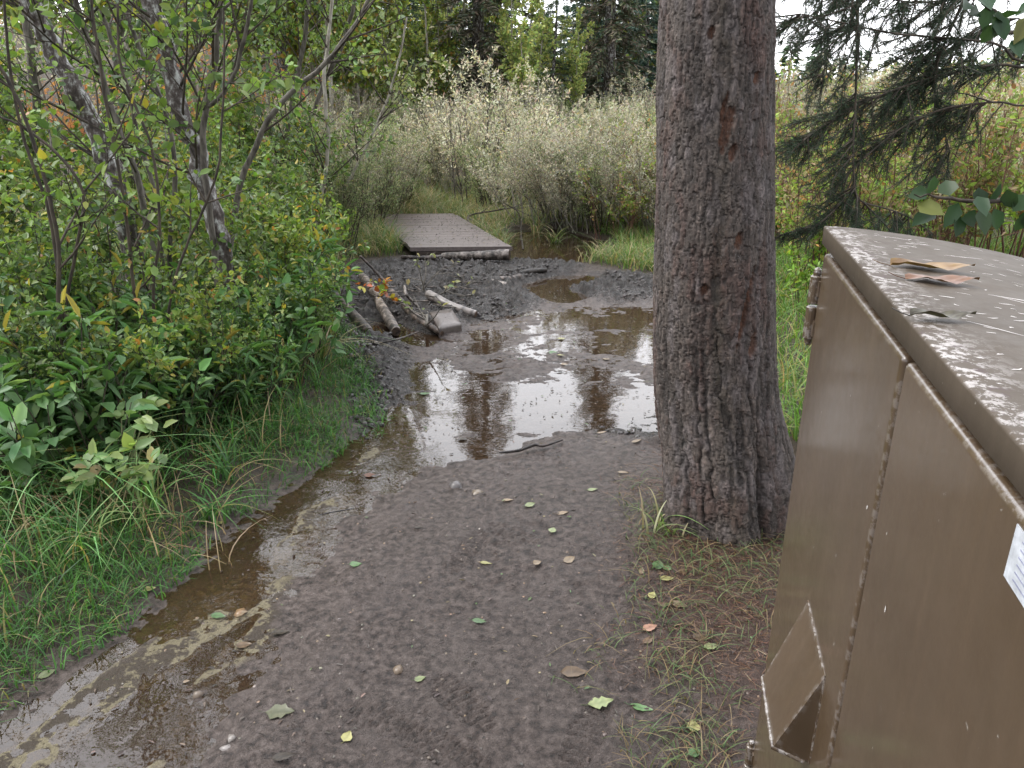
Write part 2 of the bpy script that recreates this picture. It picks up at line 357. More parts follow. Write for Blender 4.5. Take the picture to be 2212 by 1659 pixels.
def mat_ground():
    m, N, L, b = new_mat('mud_ground')
    at = N.new('ShaderNodeAttribute'); at.attribute_name = 'Col'; se = N.new('ShaderNodeSeparateColor'); L.new(at.outputs[0], se.inputs[0])
    aw = N.new('ShaderNodeAttribute'); aw.attribute_name = 'wetness'; ac = N.new('ShaderNodeAttribute'); ac.attribute_name = 'churned'
    v = objvec(N, L)
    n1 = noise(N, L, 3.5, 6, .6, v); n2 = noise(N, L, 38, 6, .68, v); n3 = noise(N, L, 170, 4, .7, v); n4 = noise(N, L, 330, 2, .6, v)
    def mixc(f, a, c, mode='MIX'):
        q = N.new('ShaderNodeMix'); q.data_type = 'RGBA'; q.blend_type = mode
        for s, k in ((f, 0), (a, 6), (c, 7)):
            if isinstance(s, (int, float)): q.inputs[k].default_value = s
            elif isinstance(s, tuple): q.inputs[k].default_value = (*s, 1)
            else: L.new(s, q.inputs[k])
        return q.outputs[2]
    def math_(op, a, c=0.):
        q = N.new('ShaderNodeMath'); q.operation = op; q.use_clamp = False
        for k, s in enumerate((a, c)):
            if isinstance(s, (int, float)): q.inputs[k].default_value = s
            else: L.new(s, q.inputs[k])
        return q.outputs[0]
    def rmp(src, stops): r = ramp(N, stops); L.new(src, r.inputs[0]); return r.outputs[0]
    mud = rmp(n2.outputs[0], [(.37, (.012, .008, .0065)), (.45, (.040, .028, .0235)), (.53, (.072, .054, .047)), (.60, (.098, .076, .067)), (.70, (.14, .112, .10))])
    mud = mixc(rmp(n1.outputs[0], [(.4, (0, 0, 0)), (.65, (1, 1, 1))]), mud, mixc(.4, mud, (.088, .071, .065)))
    speck = rmp(n4.outputs[0], [(.66, (0, 0, 0)), (.74, (1, 1, 1))]); mud = mixc(math_('MULTIPLY', speck, .6), mud, (.17, .13, .09))
    dsp = rmp(n3.outputs[0], [(.30, (1, 1, 1)), (.40, (0, 0, 0))]); mud = mixc(math_('MULTIPLY', dsp, .9), mud, (.016, .012, .010))  # dark flecks in the bump hollows: painted micro shadow along with wetter mud
    veg = rmp(n2.outputs[0], [(.3, (.022, .017, .012)), (.6, (.07, .052, .033)), (.8, (.13, .10, .06))])
    lt = rmp(n2.outputs[0], [(.3, (.028, .015, .011)), (.5, (.062, .033, .023)), (.7, (.11, .065, .045))])
    churn = rmp(n2.outputs[0], [(.38, (.005, .004, .0035)), (.50, (.015, .0115, .010)), (.60, (.034, .027, .0245)), (.70, (.085, .072, .067))])
    c = mixc(math_('MULTIPLY', ac.outputs['Fac'], .95), mud, churn)
    sf = math_('ADD', se.outputs[2], math_('MULTIPLY', math_('SUBTRACT', n2.outputs[0], .5), .75))
    bedc = rmp(sf, [(.36, (.020, .012, .007)), (.50, (.035, .022, .012)), (.54, (.125, .106, .062)), (.61, (.175, .15, .093)), (.67, (.04, .028, .018))])
    rf = N.new('ShaderNodeAttribute'); rf.attribute_name = 'rill'
    c = mixc(rf.outputs['Fac'], c, bedc)
    lf = math_('MULTIPLY', se.outputs[1], rmp(n1.outputs[0], [(.3, (.5, .5, .5)), (.6, (1, 1, 1))]))
    c = mixc(lf, c, lt); c = mixc(se.outputs[0], c, veg)
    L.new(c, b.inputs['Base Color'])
    ro = N.new('ShaderNodeMapRange'); ro.inputs[1].default_value = 0; ro.inputs[2].default_value = 1; ro.inputs[3].default_value = .50; ro.inputs[4].default_value = .11
    L.new(aw.outputs['Fac'], ro.inputs[0]); rr = math_('ADD', ro.outputs[0], math_('MULTIPLY', math_('SUBTRACT', n2.outputs[0], .5), .5))
    rr = math_('ADD', rr, math_('MULTIPLY', se.outputs[0], .3)); rr = math_('SUBTRACT', rr, math_('MULTIPLY', ac.outputs['Fac'], .14)); L.new(rr, b.inputs['Roughness'])
    b.inputs['Specular IOR Level'].default_value = .5
    hs = math_('ADD', math_('MULTIPLY', n2.outputs[0], .5), math_('MULTIPLY', n3.outputs[0], .85)); hs = math_('ADD', hs, math_('MULTIPLY', n4.outputs[0], .35))
    bp = bump(N, L, b, hs, 1.0, .016)
    st = math_('SUBTRACT', 1., math_('MULTIPLY', aw.outputs['Fac'], .55)); L.new(st, bp.inputs['Strength'])
    return m
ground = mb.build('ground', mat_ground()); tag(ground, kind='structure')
def fattr(o, nm, a):
    at = o.data.attributes.new(nm, 'FLOAT', 'POINT'); at.data.foreach_set('value', a.astype(np.float32).ravel())
fattr(ground, 'wetness', np.maximum(wet, .38*sstep(-.5, .0, np.maximum(ZN['main'], ZN['rill'])))); fattr(ground, 'churned', ZN['churn']); fattr(ground, 'rill', sstep(.01, .07, ZN['rill']))

# water sheet: shows wherever the ground lies below it
def mat_water():
    m, N, L, b = new_mat('muddy_water'); N.remove(b)
    gl = N.new('ShaderNodeBsdfGlossy'); gl.inputs['Roughness'].default_value = .03; gl.inputs['Color'].default_value = (1, 1, 1, 1)
    tr = N.new('ShaderNodeBsdfTransparent'); tr.inputs[0].default_value = (.66, .55, .42, 1)
    df = N.new('ShaderNodeBsdfDiffuse'); df.inputs[0].default_value = (.085, .055, .035, 1)
    m1 = N.new('ShaderNodeMixShader'); m1.inputs[0].default_value = .20; L.new(tr.outputs[0], m1.inputs[1]); L.new(df.outputs[0], m1.inputs[2])
    fr = N.new('ShaderNodeFresnel'); fr.inputs[0].default_value = 1.5
    ms = N.new('ShaderNodeMixShader'); L.new(fr.outputs[0], ms.inputs[0]); L.new(m1.outputs[0], ms.inputs[1]); L.new(gl.outputs[0], ms.inputs[2])
    v = objvec(N, L, (1, 1, 1)); n1 = noise(N, L, 9, 3, .5, v); n2 = noise(N, L, 55, 2, .5, v, .5)
    ad = N.new('ShaderNodeMath'); ad.operation = 'MULTIPLY_ADD'; ad.inputs[1].default_value = .12; L.new(n2.outputs[0], ad.inputs[0]); L.new(n1.outputs[0], ad.inputs[2])
    bp = N.new('ShaderNodeBump'); bp.inputs['Strength'].default_value = .12; bp.inputs['Distance'].default_value = .008; L.new(ad.outputs[0], bp.inputs['Height'])
    at = N.new('ShaderNodeAttribute'); at.attribute_name = 'Col'; sc = N.new('ShaderNodeMapRange'); sc.inputs[3].default_value = .10; sc.inputs[4].default_value = .38
    L.new(at.outputs['Fac'], sc.inputs[0]); L.new(sc.outputs[0], bp.inputs['Strength'])
    L.new(bp.outputs[0], gl.inputs['Normal']); L.new(bp.outputs[0], fr.inputs['Normal'])
    L.new(ms.outputs[0], N['Material Output'].inputs[0]); return m
wx = np.arange(-3.4, 2.6, .04); wy = np.arange(1.0, 10.4, .04); WX, WY = np.meshgrid(wx, wy); zz = sdf(W_RILL, WX, WY)
flow = sstep(-.1, .1, zz); n_ = len(wx); ii = np.arange(len(wy)-1)[:, None]*n_+np.arange(n_-1)[None]
wb = MB().add(np.stack([WX, WY, np.full(WX.shape, WL)], -1).reshape(-1, 3), np.stack([ii, ii+1, ii+n_+1, ii+n_], -1).reshape(-1, 4), np.repeat(flow.reshape(-1, 1), 3, 1))
tag(wb.build('water', mat_water()), kind='structure')

# ------------------------------------------------------------------ foreground spruce
def bark_mat():
    m, N, L, b = new_mat('spruce_bark'); at = N.new('ShaderNodeAttribute'); at.attribute_name = 'Col'
    v = objvec(N, L, (1, 1, .55)); n = noise(N, L, 60, 6, .7, v); n2 = noise(N, L, 190, 4, .7, v)
    r = ramp(N, [(.3, (.42, .40, .40)), (.52, (1, 1, 1)), (.70, (1.7, 1.65, 1.65))]); L.new(n.outputs[0], r.inputs[0])
    mu = N.new('ShaderNodeMix'); mu.data_type = 'RGBA'; mu.blend_type = 'MULTIPLY'; mu.inputs[0].default_value = 1
    L.new(at.outputs[0], mu.inputs[6]); L.new(r.outputs[0], mu.inputs[7])
    r2 = ramp(N, [(.60, (0, 0, 0)), (.70, (.55, .55, .55))]); L.new(n2.outputs[0], r2.inputs[0])
    m2 = N.new('ShaderNodeMix'); m2.data_type = 'RGBA'; L.new(r2.outputs[0], m2.inputs[0]); L.new(mu.outputs[2], m2.inputs[6]); m2.inputs[7].default_value = (.22, .20, .20, 1)
    L.new(m2.outputs[2], b.inputs['Base Color']); b.inputs['Roughness'].default_value = .75
    ad = N.new('ShaderNodeMath'); ad.operation = 'ADD'; L.new(n.outputs[0], ad.inputs[0]); L.new(n2.outputs[0], ad.inputs[1])
    bump(N, L, b, ad.outputs[0], .8, .005); return m
M['bark'] = bark_mat()
def big_trunk(z1=7.5, na=330, nz=1150):
    zc = np.concatenate([np.linspace(-.12, 2.1, nz), np.linspace(2.1, z1, 60)[1:]])
    th = np.linspace(0, 2*math.pi, na, endpoint=False); T, Zc = np.meshgrid(th, zc)
    kz = [-.12, 0, .12, .3, .5, .75, 1.0, 1.4, 1.84, 2.6, 4, z1]
    # centre and radius follow the photograph's slight lean and taper
    cx = np.interp(Zc, kz, [.845, .842, .83, .805, .775, .745, .722, .69, .655, .63, .60, .6])
    rr = np.interp(Zc, kz, [.285, .262, .248, .236, .226, .216, .208, .192, .177, .17, .16, .11])
    cy = 2.82-.07*sstep(.6, 0, Zc)
    fl = sstep(.55, 0, Zc)
    lob = fl*(.040*np.exp(-((np.mod(T-math.radians(-28)+math.pi, 2*math.pi)-math.pi)/.38)**2)+.02*np.cos(T*5+1)+.02*np.cos(3*T+.4))
    gr = np.exp(-((np.mod(T-math.radians(-66)+math.pi, 2*math.pi)-math.pi)/.10)**2)*.035*sstep(.55, .1, Zc)
    R = rr+lob-gr
    nx = 58; u = T/(2*math.pi)*nx; v = Zc*25
    wv = .55*(fbm(u*.9, v*.9, 3, 3)-.5)*2*np.minimum(1, np.minimum(T, 2*math.pi-T)*2)
    wv = wv*1.7; wv2 = (fbm(u*2.3, v*1.4, 6, 3)-.5)*.7; f1, f2, cid = worley(u+wv, v*.40+wv*.5+wv2, 4, nx)
    g1, g2, gid = worley(u*2+wv, v*1.1+wv+wv2, 9, nx*2)
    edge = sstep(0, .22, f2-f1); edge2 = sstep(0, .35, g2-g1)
    und = np.minimum(1, np.minimum(T, 2*math.pi-T)*2)*(fbm(u*.22, v*.12, 12, 3)-.5)
    ht = .0020*edge+.0018*edge2*(.3+.7*gid)+.0042*cid*edge+.016*und+.0025*(fbm(u*6, v*5, 19, 3)-.5)
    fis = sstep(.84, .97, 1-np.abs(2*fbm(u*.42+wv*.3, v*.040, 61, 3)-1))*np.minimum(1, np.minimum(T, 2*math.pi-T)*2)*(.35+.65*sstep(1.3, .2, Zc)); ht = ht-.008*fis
    R = R+ht
    col = np.array([.092, .074, .064])[None, None]*(.7+.55*gid[..., None])*(.55+.9*fbm(u*.55, v*.05, 57, 3))[..., None]
    red = sstep(.50, .80, fbm(u*.28, v*.2, 33, 4)+.25*(cid-.5)+.16*(gid-.5))[..., None]; col = col*(1-red*.6)+np.array([.082, .042, .033])*red*.6
    pale = sstep(.52, .72, fbm(u*.7, v*.5, 37, 5)+.1*(gid-.5))[..., None]; col = col*(1-pale*.6)+np.array([.150, .130, .130])*pale*.6
    seam = np.exp(-((np.mod(T-math.radians(-97)-.05*np.sin(Zc*5)+math.pi, 2*math.pi)-math.pi)/.14)**2)[..., None]*(fbm(u, v, 39, 3)[..., None]); col = col*(1-seam*.6)+np.array([.05, .042, .022])*seam*.6
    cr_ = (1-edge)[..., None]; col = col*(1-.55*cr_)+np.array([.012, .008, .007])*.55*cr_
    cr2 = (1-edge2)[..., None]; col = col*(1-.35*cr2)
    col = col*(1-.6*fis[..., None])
    # torn bark wounds with orange wood
    for (ang, zc_, wa, wz) in [(-92, 1.47, .045, .075), (-86, 1.40, .03, .03), (-72, .90, .025, .15), (-66, .76, .03, .05), (-95, 1.53, .022, .05), (-80, 1.12, .03, .03), (-108, 1.75, .03, .02), (-60, 1.62, .03, .02), (-112, .95, .03, .02)]:
        e = ((np.mod(T-math.radians(ang)-(Zc-zc_)*1.2+math.pi, 2*math.pi)-math.pi)/(wa*2.2))**2+((Zc-zc_)/wz)**2
        mk = sstep(1.2, .5, e+.9*(fbm(u*3, v*3, 71, 2)-.5)); R = R-mk*.012
        col = col*(1-mk[..., None]*.85)+np.array([.085, .035, .018])*(mk*.85)[..., None]*(.4+1.1*fbm(u*8, v*1.5, 73, 2))[..., None]
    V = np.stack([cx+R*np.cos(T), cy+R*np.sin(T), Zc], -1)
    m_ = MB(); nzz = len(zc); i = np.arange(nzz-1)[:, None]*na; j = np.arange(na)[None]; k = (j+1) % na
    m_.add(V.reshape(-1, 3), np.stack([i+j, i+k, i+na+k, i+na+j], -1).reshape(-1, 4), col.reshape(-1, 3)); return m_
TB = np.array([.845, 2.82, 0])
fs = empty('spruce_tree', TB)
tag(fs, 'thick foreground spruce with flaky grey and reddish bark beside the muddy path', 'tree')
tr_o = big_trunk().build('trunk', M['bark'], fs, loc=-TB)
rng = np.random.default_rng(11)

NEEDLE_PAL = [(3, (.018, .036, .020)), (3, (.036, .064, .036)), (2, (.065, .10, .06)), (.5, (.06, .055, .03))]
def needles(mb, rng, pts, dens=900, ln=.017, wd=.0013, pal=NEEDLE_PAL):
    p = np.asarray(pts, float); seg = np.diff(p, axis=0); sl = np.linalg.norm(seg, axis=1); L = sl.sum(); n = int(L*dens)
    if n < 2: return
    c = np.concatenate([[0], np.cumsum(sl)]); t = rng.uniform(0, L, n); k = np.clip(np.searchsorted(c, t)-1, 0, len(sl)-1)
    f = ((t-c[k])/sl[k])[:, None]; pos = p[k]+seg[k]*f; d = norm(seg[k]); r = norm(rng.normal(0, 1, (n, 3))); r = norm(r-d*(r*d).sum(1, keepdims=True))
    dd = norm(d*.75+r+np.array([0, 0, .12])); leaves(mb, pos, dd, norm(rng.normal(0, 1, (n, 3))), ln*rng.uniform(.7, 1.2, n), np.full(n, wd), NEED, pick(rng, n, pal))
def curve(pts, n):                          # smooth polyline through points
    p = np.asarray(pts, float); t = np.linspace(0, len(p)-1, n); i = np.clip(t.astype(int), 0, len(p)-2); f = (t-i)[:, None]
    p0 = p[np.clip(i-1, 0, None)]; p1 = p[i]; p2 = p[i+1]; p3 = p[np.clip(i+2, None, len(p)-1)]
    return .5*((2*p1)+(-p0+p2)*f+(2*p0-5*p1+4*p2-p3)*f**2+(-p0+3*p1-3*p2+p3)*f**3)
def bough(wood, green, rng, pts, r0, nside, slen, bias, start=0.0, sub=5, dens=760):
    r0 *= .6; nside = int(nside*1.7)
    c = curve(pts, 26); rad = np.linspace(r0, .0022, 26); tube(wood, c, rad, 6)
    n0 = int(26*start); needles(green, rng, c[max(n0, 14):], dens)
    for s in range(nside):
        k = rng.uniform(max(n0, 1), 25.5); i = int(k); base = c[i]+(c[min(i+1, 25)]-c[i])*(k-i); ax = norm(c[min(i+1, 25)]-c[i-1])
        d = norm(norm(np.asarray(bias, float))*.9+ax*.55+rng.normal(0, .62, 3)*np.array([1, 1, .7])); L = slen*rng.uniform(.45, 1.15)*(1.1-.4*k/26)
        pp = [base]
        for q in range(6): d = norm(d+rng.normal(0, .07, 3)+np.array([0, 0, -.05])); pp.append(pp[-1]+d*L/6)
        pp = np.array(pp); tube(wood, pp, np.linspace(.0035, .0012, 7), 4); needles(green, rng, pp[1:], dens)
        for w in range(sub):
            kk = rng.integers(1, 6); sd_ = norm(norm(pp[kk+1]-pp[kk])+np.cross(d, rng.normal(0, 1, 3))*.7+np.array([0, 0, -.1])); l2 = L*rng.uniform(.25, .5)
            q2 = np.array([pp[kk]+sd_*l2*z for z in np.linspace(0, 1, 4)]); tube(wood, q2, np.linspace(.002, .001, 4), 3); needles(green, rng, q2, dens)
def add_bough(root, base, limbs):
    for a in limbs:
        w = MB(); g = MB(); bough(w, g, rng, *a)
        wo = w.build('bough', M['stem_brown'], root, loc=-np.asarray(base)); g.build('needle_spray', M['needle'], wo)
D = 3.05
add_bough(fs, TB, [([(.66, 2.86, 3.3), (.95, 2.95, 3.28), P(1800, -420, D), P(1850, -120, D), P(1852, 40, D), P(1848, 220, D), P(1843, 330, D-.05), P(1848, 425, D-.1)], .017, 22, .28, (-.85, 0, -.5), .40),
                   ([P(1846, 415, D-.1), P(1865, 437, D-.1), P(1920, 452, D), P(1965, 470, D+.05), P(2015, 505, D+.05)], .006, 12, .20, (-.2, 0, -1), .05),
                   ([P(1846, 400, D-.1), P(1815, 440, D-.1), P(1780, 475, D-.15), P(1740, 500, D-.15)], .005, 9, .17, (-.8, .1, -.35), .05)])
add_bough(fs, TB, [([(.64, 2.86, 3.9), (1.2, 3.0, 4.0), (1.55, 3.2, 3.5), P(1800, -90, 3.5), P(1790, 60, 3.5), P(1780, 160, 3.5)], .014, 14, .22, (-.6, 0, -.7), .45)])
# upper crown of the foreground spruce, above the picture
def spruce_crown(mbw, mbg, rng, h0, h1, rmax, cx=0, cy=0, nwh=18, nbr=6, tuft=.16, dens=16, pal=None, droop=.35, w=.05, skip=None, beard=0.0, tw=.10, ragged=.35):
    for a in range(nwh):
        z = h0+(h1-h0)*(a+.5)/nwh; f = (z-h0)/(h1-h0); R = rmax*(1-f)**.8*(1-.25*np.exp(-f*14))+.08
        for b_ in range(nbr):
            az = rng.uniform(0, 2*math.pi); Rb = R*rng.uniform(1-ragged, 1.1); zz_ = z+rng.uniform(-.5, .5)*(h1-h0)/nwh
            if skip is not None and skip(az, zz_): continue
            n = 7; t = np.linspace(0, 1, n); out = Rb*t; dz = -droop*Rb*(t**1.3)+.16*Rb*t**4+.05*Rb*np.sin(t*3)
            wob = np.cumsum(rng.normal(0, .05, n))*Rb*.4
            c = np.stack([cx+out*math.cos(az)-wob*math.sin(az), cy+out*math.sin(az)+wob*math.cos(az), zz_+dz], 1)
            tube(mbw, c, np.linspace(.008+.012*Rb, .003, n), 3)
            m = max(6, int(dens*Rb*6)); tt = rng.uniform(.12, 1, m)**.8; k = np.clip((tt*(n-1)).astype(int), 0, n-2); fr_ = (tt*(n-1)-k)[:, None]
            pos = c[k]*(1-fr_)+c[k+1]*fr_; ax = np.array([math.cos(az), math.sin(az), 0]); sd_ = np.array([-math.sin(az), math.cos(az), 0])
            side = rng.choice([-1, 1], m)*rng.uniform(.25, 1.25, m); d = norm(ax[None]*.7+sd_[None]*side[:, None]+np.array([0, 0, 1])*rng.uniform(-.75, .15, m)[:, None])
            ll = tuft*rng.uniform(.5, 1.3, m)*(1.15-.4*tt); leaves(mbg, pos, d, norm(np.array([0, 0, 1.])+rng.normal(0, .5, (m, 3))), ll, ll*w/.1*.3+.012, DIA, pick(rng, m, pal))
            if beard and rng.random() < beard:
                q = rng.integers(3, 9); kk = rng.integers(1, n, q); leaves(mbg, c[kk]+rng.normal(0, .03, (q, 3)), np.tile([0.05, 0, -1.], (q, 1)), norm(rng.normal(0, 1, (q, 3))), rng.uniform(.15, .4, q), np.full(q, .03), DIA, pick(rng, q, [(1, (.24, .25, .15)), (1, (.16, .17, .11))]))
FAR_PAL = [(3, (0.069, 0.117, 0.074)), (3, (0.098, 0.16, 0.094)), (1.4, (0.146, 0.215, 0.108)), (0.5, (0.195, 0.166, 0.098))]  # these three spruce palettes are lightened to paint in distance haze
BLUE_PAL = [(3, (0.072, 0.134, 0.101)), (2, (0.112, 0.186, 0.142)), (1, (0.162, 0.243, 0.182))]
BROWN_PAL = [(3, (0.101, 0.126, 0.077)), (3, (0.173, 0.142, 0.105)), (1.3, (0.263, 0.223, 0.173)), (1, (0.092, 0.151, 0.092)), (0.4, (0.405, 0.405, 0.243))]
w = MB(); g = MB()
spruce_crown(w, g, rng, 4.2, 8.6, 1.7, .6, 2.85, 10, 6, .3, 8, pal=FAR_PAL)
cw = w.build('branch', M['stem_brown'], fs, loc=-TB); g.build('crown', M['needle'], fs, loc=-TB)
# second spruce standing off to the right, its boughs reach into the picture
SB = np.array([3.75, 3.7, hz(3.75, 3.7)])
s2 = empty('spruce_tree', SB); tag(s2, 'dark spruce at the right whose drooping twigs hang against the white sky', 'tree')
w = MB(); zz_ = np.linspace(0, 7, 24); tube(w, np.stack([3.75+0*zz_, 3.7+.03*np.sin(zz_), zz_+SB[2]-.05], 1), np.interp(zz_, [0, .3, 7], [.19, .15, .05]), 14, (.10, .08, .075)); w.build('trunk', M['lichen'], s2, loc=-SB)
E_ = 3.35
add_bough(s2, SB, [([(3.7, 3.7, 3.0), (3.0, 3.5, 2.7), P(2300, -260, 3.3), P(2150, -120, E_), P(2088, -10, E_), P(2040, 95, E_), P(2017, 165, E_), P(2030, 240, E_), P(2052, 330, E_)], .016, 26, .33, (-.75, 0, -.55), .42),
                   ([(3.68, 3.7, 2.35), (3.0, 3.55, 2.2), P(2300, 118, 3.4), P(2150, 140, E_), P(2025, 165, E_), P(1930, 195, E_-.1), P(1840, 235, E_-.15), P(1740, 300, E_-.2)], .014, 40, .30, (-.72, 0, -.6), .40),
                   ([(3.68, 3.7, 2.9), (3.0, 3.5, 2.4), P(2280, 110, 3.3), P(2150, 92, 3.3), P(2020, 80, 3.3), P(1930, 72, 3.2), P(1800, 45, 3.2), P(1730, 30, 3.2)], .012, 22, .26, (-.5, 0, -.6), .42)])
add_bough(s2, SB, [([(3.68, 3.7, 2.1), (2.9, 3.3, 1.85), P(2290, 215, 3.2), P(2150, 220, 3.2), P(2040, 235, 3.2), P(1950, 275, 3.15), P(1880, 330, 3.1), P(1830, 380, 3.05)], .010, 24, .27, (-.7, 0, -.55), .42),
                   ([(3.68, 3.7, 3.1), (3.1, 3.5, 2.8), P(2260, -60, 3.4), P(2130, -20, 3.4), P(2000, 5, 3.4), P(1900, -5, 3.4), P(1820, -15, 3.4)], .010, 24, .24, (-.4, 0, -.75), .42),
                   ([(3.68, 3.7, 3.3), (3.1, 3.6, 3.0), P(2260, -120, 3.5), P(2100, -70, 3.5), P(1960, -50, 3.5), P(1850, -60, 3.5), P(1740, -70, 3.5)], .010, 26, .30, (-.35, 0, -.85), .42), ([(3.68, 3.7, 2.7), (3.1, 3.5, 2.5), P(2300, 60, 3.6), P(2200, 40, 3.6), P(2110, 60, 3.6), P(2060, 120, 3.6)], .009, 20, .26, (-.4, 0, -.8), .42)])
w = MB(); g = MB(); spruce_crown(w, g, rng, 3.9, 7.2, 1.2, 3.75, 3.7, 8, 5, .25, 8, pal=FAR_PAL, skip=lambda a, z: False)
w.build('branch', M['stem_brown'], s2, loc=-SB); g.build('crown', M['needle'], s2, loc=-SB)

# ------------------------------------------------------------------ steel storage locker
a_ = math.radians(11.9); BO = np.array([.559+.012*.978, 1.42-.012*.206]); BE = np.array([-math.sin(a_), -math.cos(a_)]); BN = np.array([-math.cos(a_), math.sin(a_)])
def bw(t, off, z): return np.array([BO[0]+BE[0]*t+BN[0]*off, BO[1]+BE[1]*t+BN[1]*off, z])    # along the front, out from it, up
def paint(name, chips=0.0, dark=1.0, dull=0.0):
    m, N, L, b = new_mat(name); v = objvec(N, L); n = noise(N, L, 5, 5, .6, v)
    r = ramp(N, [(.3, (.054*dark, (.034+.007*dull)*dark, (.0165+.011*dull)*dark)), (.7, (.072*dark, (.047+.008*dull)*dark, (.026+.013*dull)*dark))]); L.new(n.outputs[0], r.inputs[0]); c = r.outputs[0]
    st = noise(N, L, 9, 4, .6, objvec(N, L, (7, 7, .35))); rs = ramp(N, [(.45, (1, 1, 1)), (.75, (1.16, 1.16, 1.18))]); L.new(st.outputs[0], rs.inputs[0])
    mu = N.new('ShaderNodeMix'); mu.data_type = 'RGBA'; mu.blend_type = 'MULTIPLY'; mu.inputs[0].default_value = 1; L.new(c, mu.inputs[6]); L.new(rs.outputs[0], mu.inputs[7]); c = mu.outputs[2]
    n3 = noise(N, L, 62, 5, .75, v, .3); r3 = ramp(N, [(.690-chips, (0, 0, 0)), (.712-chips, (1, 1, 1))]); L.new(n3.outputs[0], r3.inputs[0])
    mc = N.new('ShaderNodeMix'); mc.data_type = 'RGBA'; L.new(r3.outputs[0], mc.inputs[0]); L.new(c, mc.inputs[6]); mc.inputs[7].default_value = (.30, .28, .26, 1)
    at = N.new('ShaderNodeAttribute'); at.attribute_name = 'Col'; se = N.new('ShaderNodeSeparateColor'); L.new(at.outputs[0], se.inputs[0])
    n5 = noise(N, L, 85, 5, .75, v); r5 = ramp(N, [(.49, (0, 0, 0)), (.54, (1, 1, 1))]); L.new(n5.outputs[0], r5.inputs[0])
    ml = N.new('ShaderNodeMath'); ml.operation = 'MULTIPLY'; L.new(r5.outputs[0], ml.inputs[0]); L.new(se.outputs[0], ml.inputs[1])
    me = N.new('ShaderNodeMix'); me.data_type = 'RGBA'; L.new(ml.outputs[0], me.inputs[0]); L.new(mc.outputs[2], me.inputs[6])
    n6 = noise(N, L, 30, 3, .6, v); r6 = ramp(N, [(.54, (.36, .34, .33)), (.60, (.05, .03, .03))]); L.new(n6.outputs[0], r6.inputs[0]); L.new(r6.outputs[0], me.inputs[7])
    L.new(me.outputs[2], b.inputs['Base Color'])
    rg = noise(N, L, 22, 4, .6, v); rr = ramp(N, [(.3, (.34+.22*dull,)*3), (.7, (.52+.16*dull,)*3)]); L.new(rg.outputs[0], rr.inputs[0]); L.new(rr.outputs[0], b.inputs['Roughness'])
    b.inputs['Specular IOR Level'].default_value = .5-.25*dull; b.inputs['Coat Weight'].default_value = .85*(1-dull); b.inputs['Coat Roughness'].default_value = .16
    n4 = noise(N, L, 4, 3, .5, v); n7 = noise(N, L, 260, 2, .5, v); ad = N.new('ShaderNodeMath'); ad.operation = 'MULTIPLY_ADD'; ad.inputs[1].default_value = .03; L.new(n7.outputs[0], ad.inputs[0]); L.new(n4.outputs[0], ad.inputs[2])
    bump(N, L, b, ad.outputs[0], .25, .012); return m
M['paint'] = paint('brown_paint'); M['paint_lid'] = paint('brown_paint_lid', .0, .86, 1.0); M['gap'] = mat_stem('dark_seam', (.012, .008, .005), (.03, .02, .012))
def box_obj(name, t0, t1, o0, o1, z0, z1, mat, parent, bev=.006, bvs=3, wear=0.0, sub=1):
    me = bpy.data.meshes.new(name)
    c = [bw(t, o, z)-LB for t in (t0, t1) for o in (o0, o1) for z in (z0, z1)]
    me.from_pydata([tuple(p) for p in c], [], [(0, 1, 3, 2), (4, 6, 7, 5), (0, 4, 5, 1), (2, 3, 7, 6), (0, 2, 6, 4), (1, 5, 7, 3)])
    import bmesh
    bm = bmesh.new(); bm.from_mesh(me); bmesh.ops.recalc_face_normals(bm, faces=bm.faces)
    bmesh.ops.bevel(bm, geom=list(bm.edges), offset=bev, segments=bvs, affect='EDGES', profile=.5)
    if wear:
        big = {f for f in bm.faces if f.calc_area() > .02}
        cl = bm.verts.layers.float_color.new('Col')
        for v_ in bm.verts: v_[cl] = (wear if sum(f in big for f in v_.link_faces) < 1 else 0.0, 0, 0, 1)
    bm.to_mesh(me); bm.free(); me.materials.append(mat)
    for p in me.polygons: p.use_smooth = True
    o = bpy.data.objects.new(name, me); COL.objects.link(o); o.parent = parent
    md = o.modifiers.new('wn', 'WEIGHTED_NORMAL'); md.keep_sharp = False
    return o
LB = bw(.8, -.38, 0.0); TL = 1.75
lk = empty('storage_locker', LB); tag(lk, 'brown painted steel bear-proof locker with two doors at the right edge', 'locker')
box_obj('cabinet', .0, TL, -.76, -.012, .03, 1.228, M['paint'], lk, .006); box_obj('top_rail', .002, TL-.002, -.05, -.013, 1.229, 1.338, M['paint'], lk, .003)
box_obj('skid', .05, .15, -.74, -.04, -.06, .029, M['paint'], lk, .004); box_obj('skid', 1.55, 1.65, -.74, -.04, -.06, .029, M['paint'], lk, .004)
d1 = box_obj('door', .006, .588, -.010, .012, .06, 1.329, M['paint'], lk, .008, 4, .22)
d2 = box_obj('door', .600, 1.18, -.010, .012, .06, 1.329, M['paint'], lk, .008, 4, .22)
